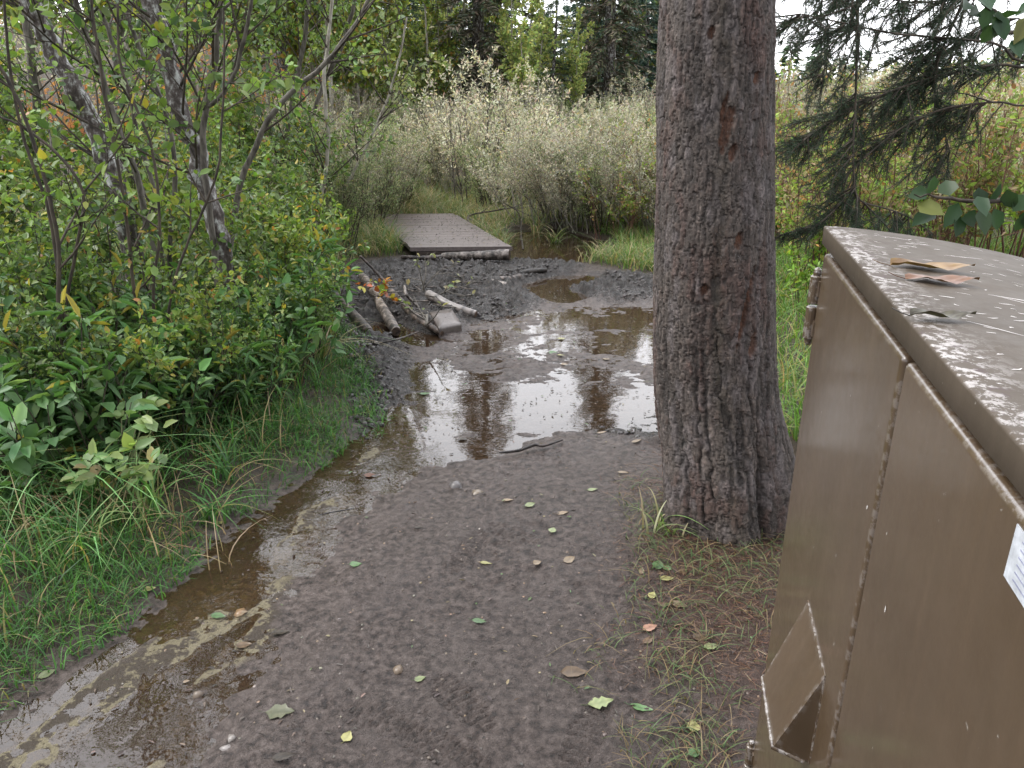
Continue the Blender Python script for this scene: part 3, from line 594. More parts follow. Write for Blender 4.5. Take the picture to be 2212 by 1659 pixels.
# lid: sheet with a turned down lip and a gentle fall to the back
def lid():
    m_ = MB(); s_ = np.concatenate([np.linspace(0, .05, 6), np.linspace(.06, .80, 22)]); tt = np.linspace(-.012, TL+.01, 60)
    prof = [(-.0095, 1.3405), (-.0125, 1.3405), (-.0145, 1.3425), (-.015, 1.3700)]       # lip, (inward distance from front plane is negative = outside)
    for k in range(1, 6): an = k/5*math.pi/2; prof.append((-.015+.0035*(1-math.cos(an)), 1.3700+.0035*math.sin(an)))
    for q in s_[1:]: prof.append((q, 1.3735-.05*q-(.27*q*q if q < .4 else .27*.16+.216*(q-.4))))
    zb = prof[-1][1]; prof += [(.805, zb-.006), (.805, zb-.05)]
    prof = np.array(prof); T_, K_ = np.meshgrid(tt, np.arange(len(prof)), indexing='ij')
    V = np.array([bw(t, -prof[k][0], prof[k][1]+.0008*math.sin(t*7)) for t in tt for k in range(len(prof))])-LB
    n2_ = len(prof); i = np.arange(len(tt)-1)[:, None]*n2_+np.arange(n2_-1)[None]
    wear = np.tile(np.interp(np.arange(n2_), [0, 3, 5, 7, 9, 10, 13, 16], [0, .0, .10, .85, .75, .35, .06, 0]), len(tt))
    wear = wear*np.repeat(.55+.6*vn(tt*22, tt*0, 5), n2_)
    m_.add(V, np.stack([i, i+n2_, i+n2_+1, i+1], -1).reshape(-1, 4), np.stack([wear, wear*0, wear*0], 1))
    for e in (0, len(tt)-1):                # side skirts: straight down from the side edges
        A = V[e*n2_+4:(e+1)*n2_-1]; B = A.copy(); B[:, 2] = 1.340-.07*np.clip(np.arange(len(A))/len(A), 0, 1)-.0
        B[:, 2] = np.minimum(A[:, 2]-.03, 1.340); Q = np.vstack([A, B]); n3_ = len(A); j = np.arange(n3_-1)
        m_.add(Q, np.stack([j, j+1, j+1+n3_, j+n3_], 1), np.tile([.3, 0, 0], (len(Q), 1)))
    return m_
ld = lid().build('lid', M['paint_lid'], lk)
def scratches():
    m_ = MB(); r = np.random.default_rng(5)
    def lidz(q): return 1.3735-.05*q-(.27*q*q if q < .4 else .27*.16+.216*(q-.4))
    L_ = []
    for k in range(240):
        t = r.uniform(.02, 1.0); q = abs(r.normal(0, .16))+.012 if r.random() < .55 else r.uniform(.01, .6); ln = r.uniform(.003, .022) if r.random() < .9 else r.uniform(.03, .09); an = r.normal(1.5, .35)
        L_.append([(t, q), (t+ln*math.cos(an), q+ln*math.sin(an))])
    L_ += [[(.30, .19), (.33, .25), (.42, .27), (.47, .31)], [(.05, .06), (.055, .11), (.04, .12)], [(.40, .035), (.36, .07)], [(.50, .2), (.44, .27)], [(.62, .25), (.60, .42)], [(.74, .12), (.72, .24)]]
    for pl in L_:
        p = []
        for (u0, v0), (u1, v1) in zip(pl[:-1], pl[1:]):
            for s in np.linspace(0, 1, 4)[:3]: p.append((u0+(u1-u0)*s, v0+(v1-v0)*s))
        p.append(pl[-1]); p = np.array(p); p[1:-1] += r.normal(0, .0012, p[1:-1].shape); w_ = r.uniform(.0005, .0013)
        d = np.gradient(p, axis=0); d /= (np.linalg.norm(d, axis=1, keepdims=True)+1e-9); nn = np.stack([-d[:, 1], d[:, 0]], 1)
        ww = w_*np.sin(np.linspace(.25, 2.9, len(p)))[:, None]
        V = np.array([bw(x[0], -x[1], lidz(x[1])+.0008*math.sin(x[0]*7)+.0007) for pr in zip(p+nn*ww, p-nn*ww) for x in pr])-LB
        j = np.arange(len(p)-1)*2; m_.add(V, np.stack([j, j+1, j+3, j+2], 1), (.60, .57, .55))
    return m_
tag(scratches().build('scratch', M['col'], ld, loc=(0, 0, 0)), kind='stuff')
def barrel(z0, z1, parent):
    m_ = MB(); t = -.004; off = .016
    for (a, b) in ((z0, z0+(z1-z0)*.52), (z0+(z1-z0)*.56, z1)):
        zs = [a, a+.002, b-.002, b]; tube(m_, [bw(t, off, q)-LB for q in zs], [.009, .0115, .0115, .009], 14, (.35, 0, 0), cap=True)
    zs = [z0-.012, z0-.008, z0]; tube(m_, [bw(t, off, q)-LB for q in zs], [.004, .007, .007], 10, (.9, 0, 0), cap=True)
    zs = [z1, z1+.006, z1+.011, z1+.014]; tube(m_, [bw(t, off, q)-LB for q in zs], [.007, .0075, .006, .003], 10, (1, 0, 0), cap=True)
    for z_ in (z0+.01, z1-.035):
        V = np.array([bw(t+dt, o, z_+dz)-LB for dt in (-.001, .024) for o in (-.008, .0145) for dz in (0, .028)])
        m_.add(V, [(0, 1, 3, 2), (4, 6, 7, 5), (0, 4, 5, 1), (2, 3, 7, 6), (0, 2, 6, 4), (1, 5, 7, 3)], (.1, 0, 0))
    return m_.build('hinge', M['paint'], parent, smooth=False)
barrel(1.165, 1.285, lk); barrel(.055, .175, lk)
def hood():
    m_ = MB(); A = (.318, .012, .808); R = (.503, .012, .808); Pp = (.488, .066, .648); Lp = (.312, .066, .632); B = (.500, .012, .640); B2 = (.306, .012, .628)
    pts = [A, R, Pp, Lp]
    def grid(a, b, c, d, n=10, wr=.0):
        a, b, c, d = [bw(*q)-LB for q in (a, b, c, d)]; s = np.linspace(0, 1, n); V = []; W = []
        for u in s:
            for v in s:
                p = (a*(1-u)+b*u)*(1-v)+(d*(1-u)+c*u)*v; V.append(p); e = min(u, 1-u, v, 1-v); W.append(wr if e < .02 else 0)
        i = np.arange(n-1)[:, None]*n+np.arange(n-1)[None]; m_.add(V, np.stack([i, i+1, i+n+1, i+n], -1).reshape(-1, 4), np.array([[w_, 0, 0] for w_ in W]))
    grid(A, R, Pp, Lp, 18, .3); grid(R, B, B, Pp, 8, .2); grid(A, B2, B2, Lp, 8, .2)
    # bottom lip rolled under
    lip = np.array([bw(*Lp)-LB, bw(*Pp)-LB]); tube(m_, [bw(.308, .063, .634)-LB, bw(*Lp)-LB, bw(*Pp)-LB, bw(.5, .02, .641)-LB], [.003, .0035, .0035, .003], 8, (.6, 0, 0))
    tube(m_, [bw(*A)-LB, bw(.41, .013, .8085)-LB, bw(*R)-LB], .0018, 6, (.6, 0, 0)); tube(m_, [bw(*R)-LB, bw(*B)-LB], .002, 6, (.5, 0, 0)); tube(m_, [bw(*A)-LB, bw(*B2)-LB], .002, 6, (.4, 0, 0))
    return m_
hd = hood().build('handle_hood', M['paint'], d1, smooth=False)
# sticker on the right-hand door
def sticker():
    m_ = MB(); z0, z1 = 1.276, 1.320
    def pl(t0, t1, a, b, o, c):
        V = [bw(t, o, z)-LB for t, z in ((t0, a), (t1, a), (t1, b), (t0, b))]+[bw(t, .0118, z)-LB for t, z in ((t0, a), (t1, a), (t1, b), (t0, b))]
        m_.add(V, [(0, 1, 2, 3), (0, 4, 5, 1), (1, 5, 6, 2), (2, 6, 7, 3), (3, 7, 4, 0)], c)
    pl(.940, 1.13, z0, z1, .0128, (.40, .42, .45))
    for k in range(6): pl(.955, 1.115-.02*(k % 3), z0+.006+k*.0062, z0+.0072+k*.0062, .0131, (.22, .23, .31))
    return m_
sticker().build('sticker', M['col'], d2, smooth=False)
chip = MB(); r_ = np.random.default_rng(3)
for (t, z, s) in [(.70, 1.07, .0035), (.655, 1.14, .0018), (.56, 1.12, .003), (.38, 1.20, .0016), (.2, 1.1, .0018), (.45, .98, .0017), (.4, .76, .0024), (.47, .70, .002), (.52, .88, .0016), (.3, .9, .0015), (.75, .92, .0012), (.8, .85, .0014)]:
    n = 7; an = np.linspace(0, 2*math.pi, n, endpoint=False); rad = s*r_.uniform(.5, 1.1, n)
    V = [bw(t+rad[k]*math.cos(an[k])*.6, .0127, z+rad[k]*math.sin(an[k])*1.5)-LB for k in range(n)]+[bw(t, .0128, z)-LB]
    chip.add(V, [(k, (k+1) % n, n) for k in range(n)], (.62, .6, .58))
tag(chip.build('paint_chip', M['col'], d1), kind='stuff')

# things lying on the lid
def lid_leaf(name, label, cat, t, q, L, Wd, rz, pal, curl=.5, group=None):
    r = np.random.default_rng(int(t*1000)); n = 14; m_ = MB(); s = np.linspace(0, 1, n); c0, c1 = np.array(pal[0])*.7, np.array(pal[1])*.7
    V = []; C = []
    for a in s:
        w_ = Wd*math.sin(math.pi*min(.98, max(.03, a))**.8)*.5*(1+.18*math.sin(a*23))
        for b in np.linspace(-1, 1, 7):
            V.append((L*(a-.5), b*w_*(1-.3*curl), .003+.0025*math.sin(a*9+b)+(curl*.010*abs(b)**1.6)*(.5+.5*math.sin(a*5+1))+.002*r.random())); C.append(c0+(c1-c0)*r.random())
    i = np.arange(n-1)[:, None]*7+np.arange(6)[None]; m_.add(V, np.stack([i, i+1, i+8, i+7], -1).reshape(-1, 4), np.array(C))
    z = 1.3735-.05*q-.27*q*q; p = bw(t, -q, z+.002)
    tube(m_, [(-L*.5, 0, .004), (-L*.6, .004, .006), (-L*.68, .014, .009)], .0007, 5, c0*.7)
    o = m_.build(name, M['fallen'], None, loc=p); o.rotation_euler = (0, 0, rz); tag(o, label, cat, group); return o
lid_leaf('dry_leaf', 'curled yellow-brown dry leaf on the locker lid, the farther of two', 'leaf', .30, .085, .115, .05, math.radians(-4), [(.16, .085, .035), (.30, .19, .07)], .7)
lid_leaf('dry_leaf', 'flat reddish brown dry leaf on the locker lid, the nearer of two', 'leaf', .385, .075, .095, .04, math.radians(-3), [(.17, .08, .045), (.26, .13, .07)], .3)
lid_leaf('bark_flake', 'dark mossy bark flake lying across the chipped front edge of the lid', 'bark flake', .585, .022, .075, .026, math.radians(4), [(.05, .04, .03), (.13, .12, .08)], .5)

# ------------------------------------------------------------------ boardwalk
nl = np.append(G(888, 535, .11), .11); nrr = np.append(G(1105, 533, .11), .11); fr = np.append(G(979, 461, .11), .11); fl_ = nl+(fr-nrr)
bb = (nl+nrr+fr+fl_)/4; bb[2] = -.03
bwk = empty('boardwalk', bb); tag(bwk, 'low wooden boardwalk of wet grey planks at the far end of the mud', 'boardwalk')
def slab(mb_, c4, th, col, jitter=None):
    c4 = np.asarray(c4, float); V = np.vstack([c4, c4-[0, 0, th]]); mb_.add(V, [(0, 1, 2, 3), (7, 6, 5, 4), (0, 4, 5, 1), (1, 5, 6, 2), (2, 6, 7, 3), (3, 7, 4, 0)], col)
r_ = np.random.default_rng(8); npk = 15; dk = MB()
for k in range(npk):
    a0 = k/npk+.0012; a1 = (k+1)/npk-.0012; e0 = r_.uniform(-.012, .008); z_ = r_.uniform(0, .0025); q = r_.uniform(.9, 1.1)
    A = nl+(fl_-nl)*a0; B = nrr+(fr-nrr)*a0; C_ = nrr+(fr-nrr)*a1; D_ = nl+(fl_-nl)*a1; ux = norm(nrr-nl)
    slab(dk, [p+[0, 0, z_]-bb for p in (A+ux*e0, B-ux*e0, C_-ux*e0, D_+ux*e0)], .038, (.150*q, .124*q, .120*q))
dko = dk.build('deck', M['wetcol'], bwk, smooth=False)
rl = MB(); ux = norm(nrr-nl); vy = norm(fl_-nl)
for s, (p0, p1) in enumerate(((nl, fl_), (nrr, fr))):
    sgn = 1 if s == 0 else -1; A = p0+ux*sgn*.04+vy*.03; B = A+ux*sgn*.06; C_ = p1+ux*sgn*.10-vy*.02; D_ = p1+ux*sgn*.04-vy*.02
    dn = np.array([0, 0, -.04]); o = MB(); slab(o, [A+dn-bb, B+dn-bb, C_+dn-bb, D_+dn-bb] if s == 0 else [B+dn-bb, A+dn-bb, D_+dn-bb, C_+dn-bb], .12, (.03, .024, .02)); o.build('beam', M['col'], bwk, smooth=False)
o = MB(); A = nl+ux*.05-vy*.005+[0, 0, -.042]; B = nl+ux*.55-vy*.005+[0, 0, -.042]; slab(o, [A-bb, B-bb, B-bb+vy*.03, A-bb+vy*.03], .075, (.06, .045, .04)); o.build('end_board', M['wetcol'], bwk, smooth=False)

# debris and dirt on the deck
deb = MB(); r_ = np.random.default_rng(4); n = 620; uu = r_.uniform(.02, .98, n); vv = r_.uniform(.01, .99, n); pos = nl[None]+(nrr-nl)[None]*uu[:, None]+(fl_-nl)[None]*vv[:, None]; pos[:, 2] = .1185
leaves(deb, pos, norm(np.stack([r_.normal(0, 1, n), r_.normal(0, 1, n), r_.uniform(.05, .25, n)], 1)), norm(np.array([0, 0, 1.])+r_.normal(0, .15, (n, 3))), r_.uniform(.008, .035, n), r_.uniform(.005, .018, n), DIA, pick(r_, n, [(5, (.045, .035, .03)), (1, (.18, .15, .07))]))
tag(deb.build('litter', M['fallen'], None), 'mud crumbs and leaf bits scattered over the boardwalk planks', 'litter', kind='stuff')

# ------------------------------------------------------------------ logs, sticks, timber
def log(name, label, cat, pts, rad, col, group=None, sides=18, mat='birch', lump=.05, bark=True, endc=(.10, .065, .045), n=26):
    r = np.random.default_rng(abs(hash(round(pts[0][0]*1000))) % 99999); c = curve(pts, n); base = c.mean(0); rd = np.interp(np.linspace(0, 1, n), np.linspace(0, 1, len(rad)), rad)
    rd = rd*(1+.05*np.sin(np.linspace(0, 9, n))+r.normal(0, .015, n)); rd[0] *= .93; rd[-1] *= .93
    m_ = MB(); th = np.repeat(np.arange(n), sides); cc = np.array(col)[None]*(.8+.4*r.random((n, 1)))
    dark = (r.random(n) < .18)[:, None]; cc = np.where(dark, cc*.35, cc)
    tube(m_, c-base, rd, sides, np.repeat(cc, sides, 0), cap=tuple(endc), lump=lump*.5, rng=r)
    o = m_.build(name, M[mat], None, loc=base); tag(o, label, cat, group); return o
def gz(px, py, up): q = G(px, py, up); return np.array([q[0], q[1], up+.012])
LG = 'logs laid in the mud left of the puddle'
log('log', 'dark muddy log nearest the grass bank, half sunk in the mud', 'log', [gz(700, 612, .03), gz(735, 655, .03), gz(765, 685, .02), gz(797, 722, .0)], [.030, .036, .037, .036], (.125, .095, .08), LG)
log('log', 'pale birch log with peeling banded bark, second from the grass bank', 'log', [gz(783, 600, .05), gz(806, 632, .05), gz(826, 668, .035), gz(856, 720, .01)], [.033, .036, .036, .034], (.30, .25, .215), LG)
log('log', 'thin brown birch log with its front end in the water, left of the upright brush', 'log', [gz(830, 618, .02), gz(865, 655, .03), gz(898, 688, .02), gz(955, 724, -.005)], [.024, .028, .028, .018], (.20, .155, .13), LG)
log('log', 'smooth barkless grey log sloping down into the mud beside the cut block', 'log', [gz(925, 638, .075), gz(955, 655, .055), gz(990, 670, .03), gz(1028, 682, .005)], [.033, .034, .031, .026], (.17, .15, .142), LG, mat='wetcol', lump=.02)
log('log', 'short birch log lying at the edge of the small upper pool', 'log', [gz(1045, 614, .01), gz(1070, 616, .02), gz(1098, 624, .0)], [.035, .036, .033], (.27, .235, .21), LG)
log('log', 'stubby muddy log behind the short birch log', 'log', [gz(1070, 607, .01), gz(1100, 607, .015), gz(1125, 601, .0)], [.03, .032, .028], (.15, .12, .105), LG)
log('log', 'blackened splintered log at the head of the small upper pool', 'log', [gz(1112, 598, .0), gz(1140, 590, .025), gz(1180, 586, .02)], [.018, .026, .02], (.05, .04, .035), LG)
log('log', 'long grey log propped along the front edge of the boardwalk', 'log', [gz(955, 556, .035), gz(1000, 556, .05), gz(1050, 554, .07), gz(1101, 553, .085)], [.030, .040, .045, .050], (.22, .19, .175), LG)
log('log', 'thin dark log lying at the left front corner of the boardwalk', 'log', [gz(868, 558, .02), gz(910, 560, .03), gz(956, 558, .03)], [.018, .022, .022], (.09, .07, .065), LG)
log('branch', 'thin whitish branch stub leaning in the brush heap', 'branch', [gz(874, 622, .16), gz(878, 640, .13), gz(892, 655, .06), gz(905, 668, .02)], [.010, .012, .011, .010], (.33, .29, .26), None, 8)
log('branch', 'pale grey stick lying in the edge of the small upper pool', 'branch', [gz(1012, 628, .01), gz(1030, 618, .02), gz(1048, 607, .02)], [.016, .017, .012], (.24, .22, .21), None, 8)
log('branch', 'straight brown pole leaning from the grass into the mud', 'branch', [gz(835, 618, .02), gz(812, 590, .12), gz(792, 570, .20), gz(778, 556, .26)], [.012, .011, .010, .008], (.13, .10, .085), None, 7)
log('stick', 'crooked dark twig lying on wet mud at the near shore of the puddle', 'stick', [gz(1078, 983, .004), gz(1120, 978, .008), gz(1155, 966, .015), gz(1175, 968, .012), gz(1215, 955, .012)], [.004, .007, .008, .006, .004], (.07, .05, .045), None, 7)
log('stick', 'thin dark twig beside the wet mud left of the path', 'stick', [gz(690, 1118, .004), gz(720, 1112, .006), gz(765, 1104, .006)], [.002, .003, .002], (.05, .04, .035), None, 5)
for k, (pa, pb, lab) in enumerate([((735, 640), (800, 652), 'thin dark stick lying over the log nearest the grass bank'), ((880, 610), (930, 640), 'brown stick in the middle of the brush heap'),
                                   ((870, 660), (930, 700), 'brown stick between the thin log and the cut block'), ((820, 745), (905, 720), 'brown stick on the wet mud below the logs')]):
    log('stick', lab, 'stick', [gz(*pa, .05), gz((pa[0]+pb[0])/2, (pa[1]+pb[1])/2+3, .06), gz(*pb, .02)], [.005, .007, .004], (.10, .08, .07), None, 6)
rs_ = np.random.default_rng(72)
SN = {}
for k in range(16):
    px = rs_.uniform(820, 1010); py = rs_.uniform(600, 668); an = rs_.uniform(-.5, .5)+(math.pi if k % 2 else 0); l_ = rs_.uniform(25, 60); c_ = [(.16, .13, .11), (.08, .062, .05), (.22, .19, .165)][k % 3]; u0 = rs_.uniform(.04, .14)
    sl_ = ['greyish', 'dark brown', 'pale'][k % 3]+' stick in the brush heap, '+['near its left end', 'by the logs', 'near its middle', 'towards its right end'][int(min(3, (px-820)/48))]+[', lying high', ', lying low'][int(py > 634)]
    SN[sl_] = SN.get(sl_, 0)+1; sl_ += ['', ', the second one', ', the third one'][min(2, SN[sl_]-1)]
    log('stick', sl_, 'stick', [gz(px, py, u0), gz(px+l_*.5*math.cos(an), py+l_*.2*math.sin(an)+2, u0+.03), gz(px+l_*math.cos(an), py+l_*.4*math.sin(an), .03)], [.004, .006, .003], c_, 'loose sticks in the brush heap', 6, n=9)
# cut block
o = MB(); A, B, C_, D_ = gz(931, 678, .06), gz(975, 671, .055), gz(994, 702, .03), gz(950, 711, .035)
bc = (A+B+C_+D_)/4; bc[2] = 0
S_ = 14; V = []; Cc = []
r_ = np.random.default_rng(2)
ring = [A*(1-s)+B*s for s in np.linspace(0, 1, 8)[:-1]]+[B*(1-s)+C_*s for s in np.linspace(0, 1, 8)[:-1]]+[C_*(1-s)+D_*s for s in np.linspace(0, 1, 8)[:-1]]+[D_*(1-s)+A*s for s in np.linspace(0, 1, 8)[:-1]]
ring = np.array(ring); cen = ring.mean(0); ring = cen+(ring-cen)*(1.1+r_.normal(0, .008, (len(ring), 1)))
rings = [ring+[0, 0, -.11], ring+[0, 0, -.012], cen+(ring-cen)*.96+[0, 0, 0], cen+(ring-cen)*.5+[0, 0, .002], cen+(ring-cen)*.02+[0, 0, .002]]
n = len(ring); V = np.vstack(rings)-bc; f = [(i*n+j, i*n+(j+1) % n, (i+1)*n+(j+1) % n, (i+1)*n+j) for i in range(4) for j in range(n)]
cc = np.vstack([np.tile([.07, .055, .05], (2*n, 1)), np.tile([.085, .070, .064], (3*n, 1))*r_.uniform(.7, 1.3, (3*n, 1))]); o.add(V, f, cc)
tag(o.build('timber_block', M['wetcol'], None, loc=bc), 'grey cut timber block with a flat top at the edge of the puddle', 'timber block')

# ------------------------------------------------------------------ growing things
def grow(rng, S, p, d, L, r, lev):
    n = max(3, int(L/S['seg'])); seg = L/n; pts = [p]
    up = S['up'][lev]; wob = S['wob'][lev]
    for i in range(n):
        d = d+rng.normal(0, wob, 3); d[2] += up; d = d/math.sqrt(d@d); p = p+d*seg; pts.append(p)
    pts = np.array(pts); rad = np.linspace(r, max(r*.3, S['rmin']), n+1)
    S['tubes'].append((pts, rad, lev))
    if lev >= S['leaflev']: S['sites'].append((pts if lev > 0 else pts[len(pts)//3:]))
    if lev < len(S['nb']):
        k = rng.poisson(S['nb'][lev]*L)+1
        for j in range(k):
            t = rng.uniform(S['t0'][lev], .98); i = int(t*n); f = t*n-i; b = pts[i]*(1-f)+pts[min(i+1, n)]*f; ax = norm(pts[min(i+1, n)]-pts[max(i-1, 0)])
            q = rng.normal(0, 1, 3); q = norm(q-ax*(q@ax)); an = rng.uniform(*S['ang']); nd = ax*math.cos(an)+q*math.sin(an)
            grow(rng, S, b, nd, L*S['lr'][lev]*rng.uniform(.6, 1.15)*(1.15-.55*t), rad[i]*.55, lev+1)
def mkS(**k):
    S = dict(seg=.09, up=(.06, .03, .0, 0), wob=(.05, .08, .12, .12), nb=(6, 7), t0=(.25, .15), lr=(.42, .4), ang=(.5, 1.0), rmin=.0012, leaflev=1, tubes=[], sites=[]); S.update(k); return S
def leafify(rng, S, mbg, dens, L, W, pal, tpl=LEAF, droop=.15, face=.6):
    P_, D_ = [], []
    for pts in S['sites']:
        seg = np.diff(pts, axis=0); sl = np.linalg.norm(seg, axis=1); tot = sl.sum(); n = rng.poisson(tot*dens)+1
        t = rng.uniform(.1, 1.02, n)*tot; c = np.concatenate([[0], np.cumsum(sl)]); k = np.clip(np.searchsorted(c, t)-1, 0, len(sl)-1)
        P_.append(pts[k]+seg[k]*((t-c[k])/sl[k])[:, None]); D_.append(norm(seg[k]))
    P_ = np.concatenate(P_); D_ = np.concatenate(D_); n = len(P_)
    r = rng.normal(0, 1, (n, 3)); d = norm(D_*.45+norm(r)*.9+np.array([0, 0, -droop])); nn = norm(np.array([0, 0, 1.])*face+rng.normal(0, .45, (n, 3)))
    sz = rng.uniform(.55, 1.15, n); leaves(mbg, P_+d*.006, d, nn, L*sz, W*sz*rng.uniform(.8, 1.1, n), tpl, pick(rng, n, pal)); return n
def woodify(S, mbw, sides=(6, 5, 3, 3), rmax_far=0):
    for pts, rad, lev in S['tubes']: tube(mbw, pts, rad, sides[lev])
GREEN = [(4, (0.12, 0.19, 0.05)), (4, (0.17, 0.26, 0.07)), (2, (0.06, 0.11, 0.045)), (2, (0.18, 0.25, 0.13)), (1.2, (0.23, 0.28, 0.07)), (0.35, (0.34, 0.29, 0.06)), (0.1, (0.32, 0.15, 0.05))]
DARKL = [(4, (.025, .055, .025)), (3, (.035, .07, .03)), (.6, (.12, .13, .03))]
DEEP = [(4, (0.075, 0.155, 0.06)), (3, (0.11, 0.21, 0.08)), (2, (0.16, 0.26, 0.11)), (0.2, (0.28, 0.25, 0.06))]
YG = [(3, (0.18, 0.26, 0.06)), (2, (0.26, 0.31, 0.08)), (0.5, (0.38, 0.32, 0.08)), (3, (0.13, 0.21, 0.06)), (0.15, (0.38, 0.18, 0.06))]
PALE = [(4, (0.52, 0.49, 0.4)), (3, (0.4, 0.41, 0.29)), (2.5, (0.62, 0.59, 0.5)), (1, (0.46, 0.41, 0.22)), (1.5, (0.26, 0.29, 0.16)), (1, (0.42, 0.32, 0.26))]
OLIVE = [(4, (0.23, 0.285, 0.14)), (3, (0.31, 0.36, 0.19)), (1.5, (0.38, 0.36, 0.2)), (1.5, (0.16, 0.23, 0.095)), (1, (0.44, 0.42, 0.31))]
RIGHT = [(2.5, (0.3, 0.27, 0.13)), (3, (0.2, 0.3, 0.07)), (2, (0.36, 0.26, 0.17)), (2.5, (0.28, 0.38, 0.08)), (1, (0.42, 0.24, 0.09))]
ASPEN = [(4, (.42, .48, .16)), (3, (.32, .42, .14)), (2, (.52, .50, .18)), (2, (.20, .29, .10))]
def make_shrub(seed, name, nst, h, spread, S, leafargs, stem_mat, r0=.010, leaf_mat='leaf', tilt=.35):
    rng = np.random.default_rng(seed); root = empty(name); root.location = (0, 0, 0)
    for k in range(nst):
        az = rng.uniform(0, 2*math.pi); rr = spread*math.sqrt(rng.random()); p = np.array([rr*math.cos(az), rr*math.sin(az), -.05]); ti = tilt*rng.uniform(.2, 1.1); a2 = az+rng.normal(0, .5)
        grow(rng, S, p, norm(np.array([math.sin(ti)*math.cos(a2), math.sin(ti)*math.sin(a2), math.cos(ti)])), h*rng.uniform(.65, 1.05), r0*rng.uniform(.6, 1.2), 0)
    w = MB(); woodify(S, w, S.get('sides', (5, 4, 3, 3))); w.build('stem', M[stem_mat], root)
    g = MB(); n = leafify(rng, S, g, **leafargs); g.build('foliage', M[leaf_mat], root); return root
PROTO = {}
def place(key, x, y, rz, s, label, cat, group, tiltx=0.0, zoff=0.0):
    src, used = PROTO[key]; o = src if not used else copy_tree(src); PROTO[key] = (src, True)
    for k in ('label', 'category', 'group'):
        if k in o: del o[k]
    o.location = (float(x), float(y), hz(x, y)+zoff); o.rotation_euler = (tiltx, 0, rz); o.scale = (s, s, s); tag(o, label, cat, group); return o
for v_ in range(3):
    PROTO['green%d' % v_] = (make_shrub(100+v_, 'leafy_shrub', 7, 1.35, .22, mkS(nb=(7, 6), lr=(.40, .42), leaflev=1), dict(dens=26, L=.066, W=.042, pal=[GREEN, GREEN, YG][v_]), 'stem_brown', .008), False)
for v_ in range(2):
    PROTO['herb%d' % v_] = (make_shrub(120+v_, 'broad_leaved_herb', 8, .46, .12, mkS(nb=(5,), lr=(.3, .3), t0=(.2, .2), leaflev=0, seg=.06), dict(dens=36, L=.070 if v_ == 0 else .080, W=.040 if v_ == 0 else .016, pal=DEEP, face=1.2), 'stem_brown', .004, tilt=.5), False)
for v_ in range(3):
    PROTO['willow%d' % v_] = (make_shrub(140+v_, 'willow_bush', 34, 1.55, .45, mkS(nb=(6, 4), lr=(.34, .4), leaflev=1, seg=.13, ang=(.3, .75), sides=(4, 3, 3, 3), rmin=.002), dict(dens=42, L=.055, W=.018, pal=[PALE, OLIVE, PALE][v_], tpl=DIA, face=.2, droop=-.1), ['stem_grey', 'stem_brown', 'stem_pale'][v_], .010, 'leaf_far', tilt=.62), False)
for v_ in range(2):
    PROTO['red%d' % v_] = (make_shrub(160+v_, 'red_stemmed_shrub', 16, 1.5, .35, mkS(nb=(5, 4), lr=(.36, .4), leaflev=1, seg=.12, ang=(.35, .9), sides=(4, 3, 3, 3)), dict(dens=22, L=.062, W=.032, pal=RIGHT, tpl=DIA, face=.5), 'stem_red', .008, 'leaf_far', tilt=.4), False)
PROTO['bright0'] = (make_shrub(170, 'bright_leafy_plant', 9, .75, .2, mkS(nb=(5,), lr=(.3, .3), leaflev=0, seg=.08), dict(dens=26, L=.085, W=.042, pal=[(3, (.17, .30, .05)), (3, (.24, .38, .07)), (1, (.36, .38, .08))], face=.9), 'stem_brown', .006, tilt=.4), False)

# ---- alders and saplings on the left bank: stems follow the photograph's stems, standing on the ground
def stemline(pxs, dist, top=None):           # pixel polyline at that distance, from the foot up; the foot goes down to the ground
    p = [P(a, b, dist+(c[0] if c else 0)) for a, b, *c in pxs]
    f = p[0].copy(); f[2] = hz(f[0], f[1])-.06
    return np.array([f]+p)
def alder(label, stems, S, leafargs, mat, name='alder_tree', extend=1.6, seed=0, thin='stem_brown', sides=12, cat='tree', group=None):
    rng = np.random.default_rng(seed); base = stems[0][0][0].copy(); base[2] += .06
    root = empty(name, base); tag(root, label, cat, group)
    for (pts, r0, r1, ext, nbr, lb) in stems:
        c = pts
        if ext: d = norm(c[-1]-c[-2]); d = norm(d+[0, 0, .25]); c = np.vstack([c, c[-1]+d*ext*.5, c[-1]+norm(d+[.0, 0, .2])*ext])
        cv = curve(c, 30); cv[1:-1] += rng.normal(0, r0*.18, (28, 3)); rad = np.linspace(r0, r1, 30); t_ = MB(); tube(t_, cv-base, rad, sides, None, lump=.05, rng=rng); t_.build('trunk', M[mat], root)
        for j in range(nbr):
            k = int(rng.uniform(6, 29)); ax = norm(cv[min(k+1, 29)]-cv[k-1]); q = rng.normal(0, 1, 3); q[2] = abs(q[2])*.3; q = norm(q-ax*(q@ax)); an = rng.uniform(.5, 1.1)
            grow(rng, S, cv[k]-base, ax*math.cos(an)+q*math.sin(an), lb*rng.uniform(.5, 1.1), min(rad[k]*.45+.002, .0075), 0)
    if S['tubes']:
        w = MB(); woodify(S, w, (6, 4, 3, 3)); w.build('branch', M[thin], root); g = MB(); leafify(rng, S, g, **leafargs); g.build('crown', M['leaf'], root)
    return root
SA = lambda **k: mkS(**{**dict(nb=(5, 5), lr=(.5, .45), leaflev=0, seg=.1, up=(.03, .02, 0, 0), t0=(.15, .1)), **k})
alder('leaning alder with a thick lichen-spotted trunk, the nearer of the two spotted trunks', [(stemline([(485, 560), (462, 470), (440, 385), (420, 320), (392, 250), (368, 160), (348, 60), (315, -20)], 4.3), .052, .040, 1.6, 16, .9)],
      SA(), dict(dens=8, L=.055, W=.036, pal=GREEN), 'lichen', seed=1)
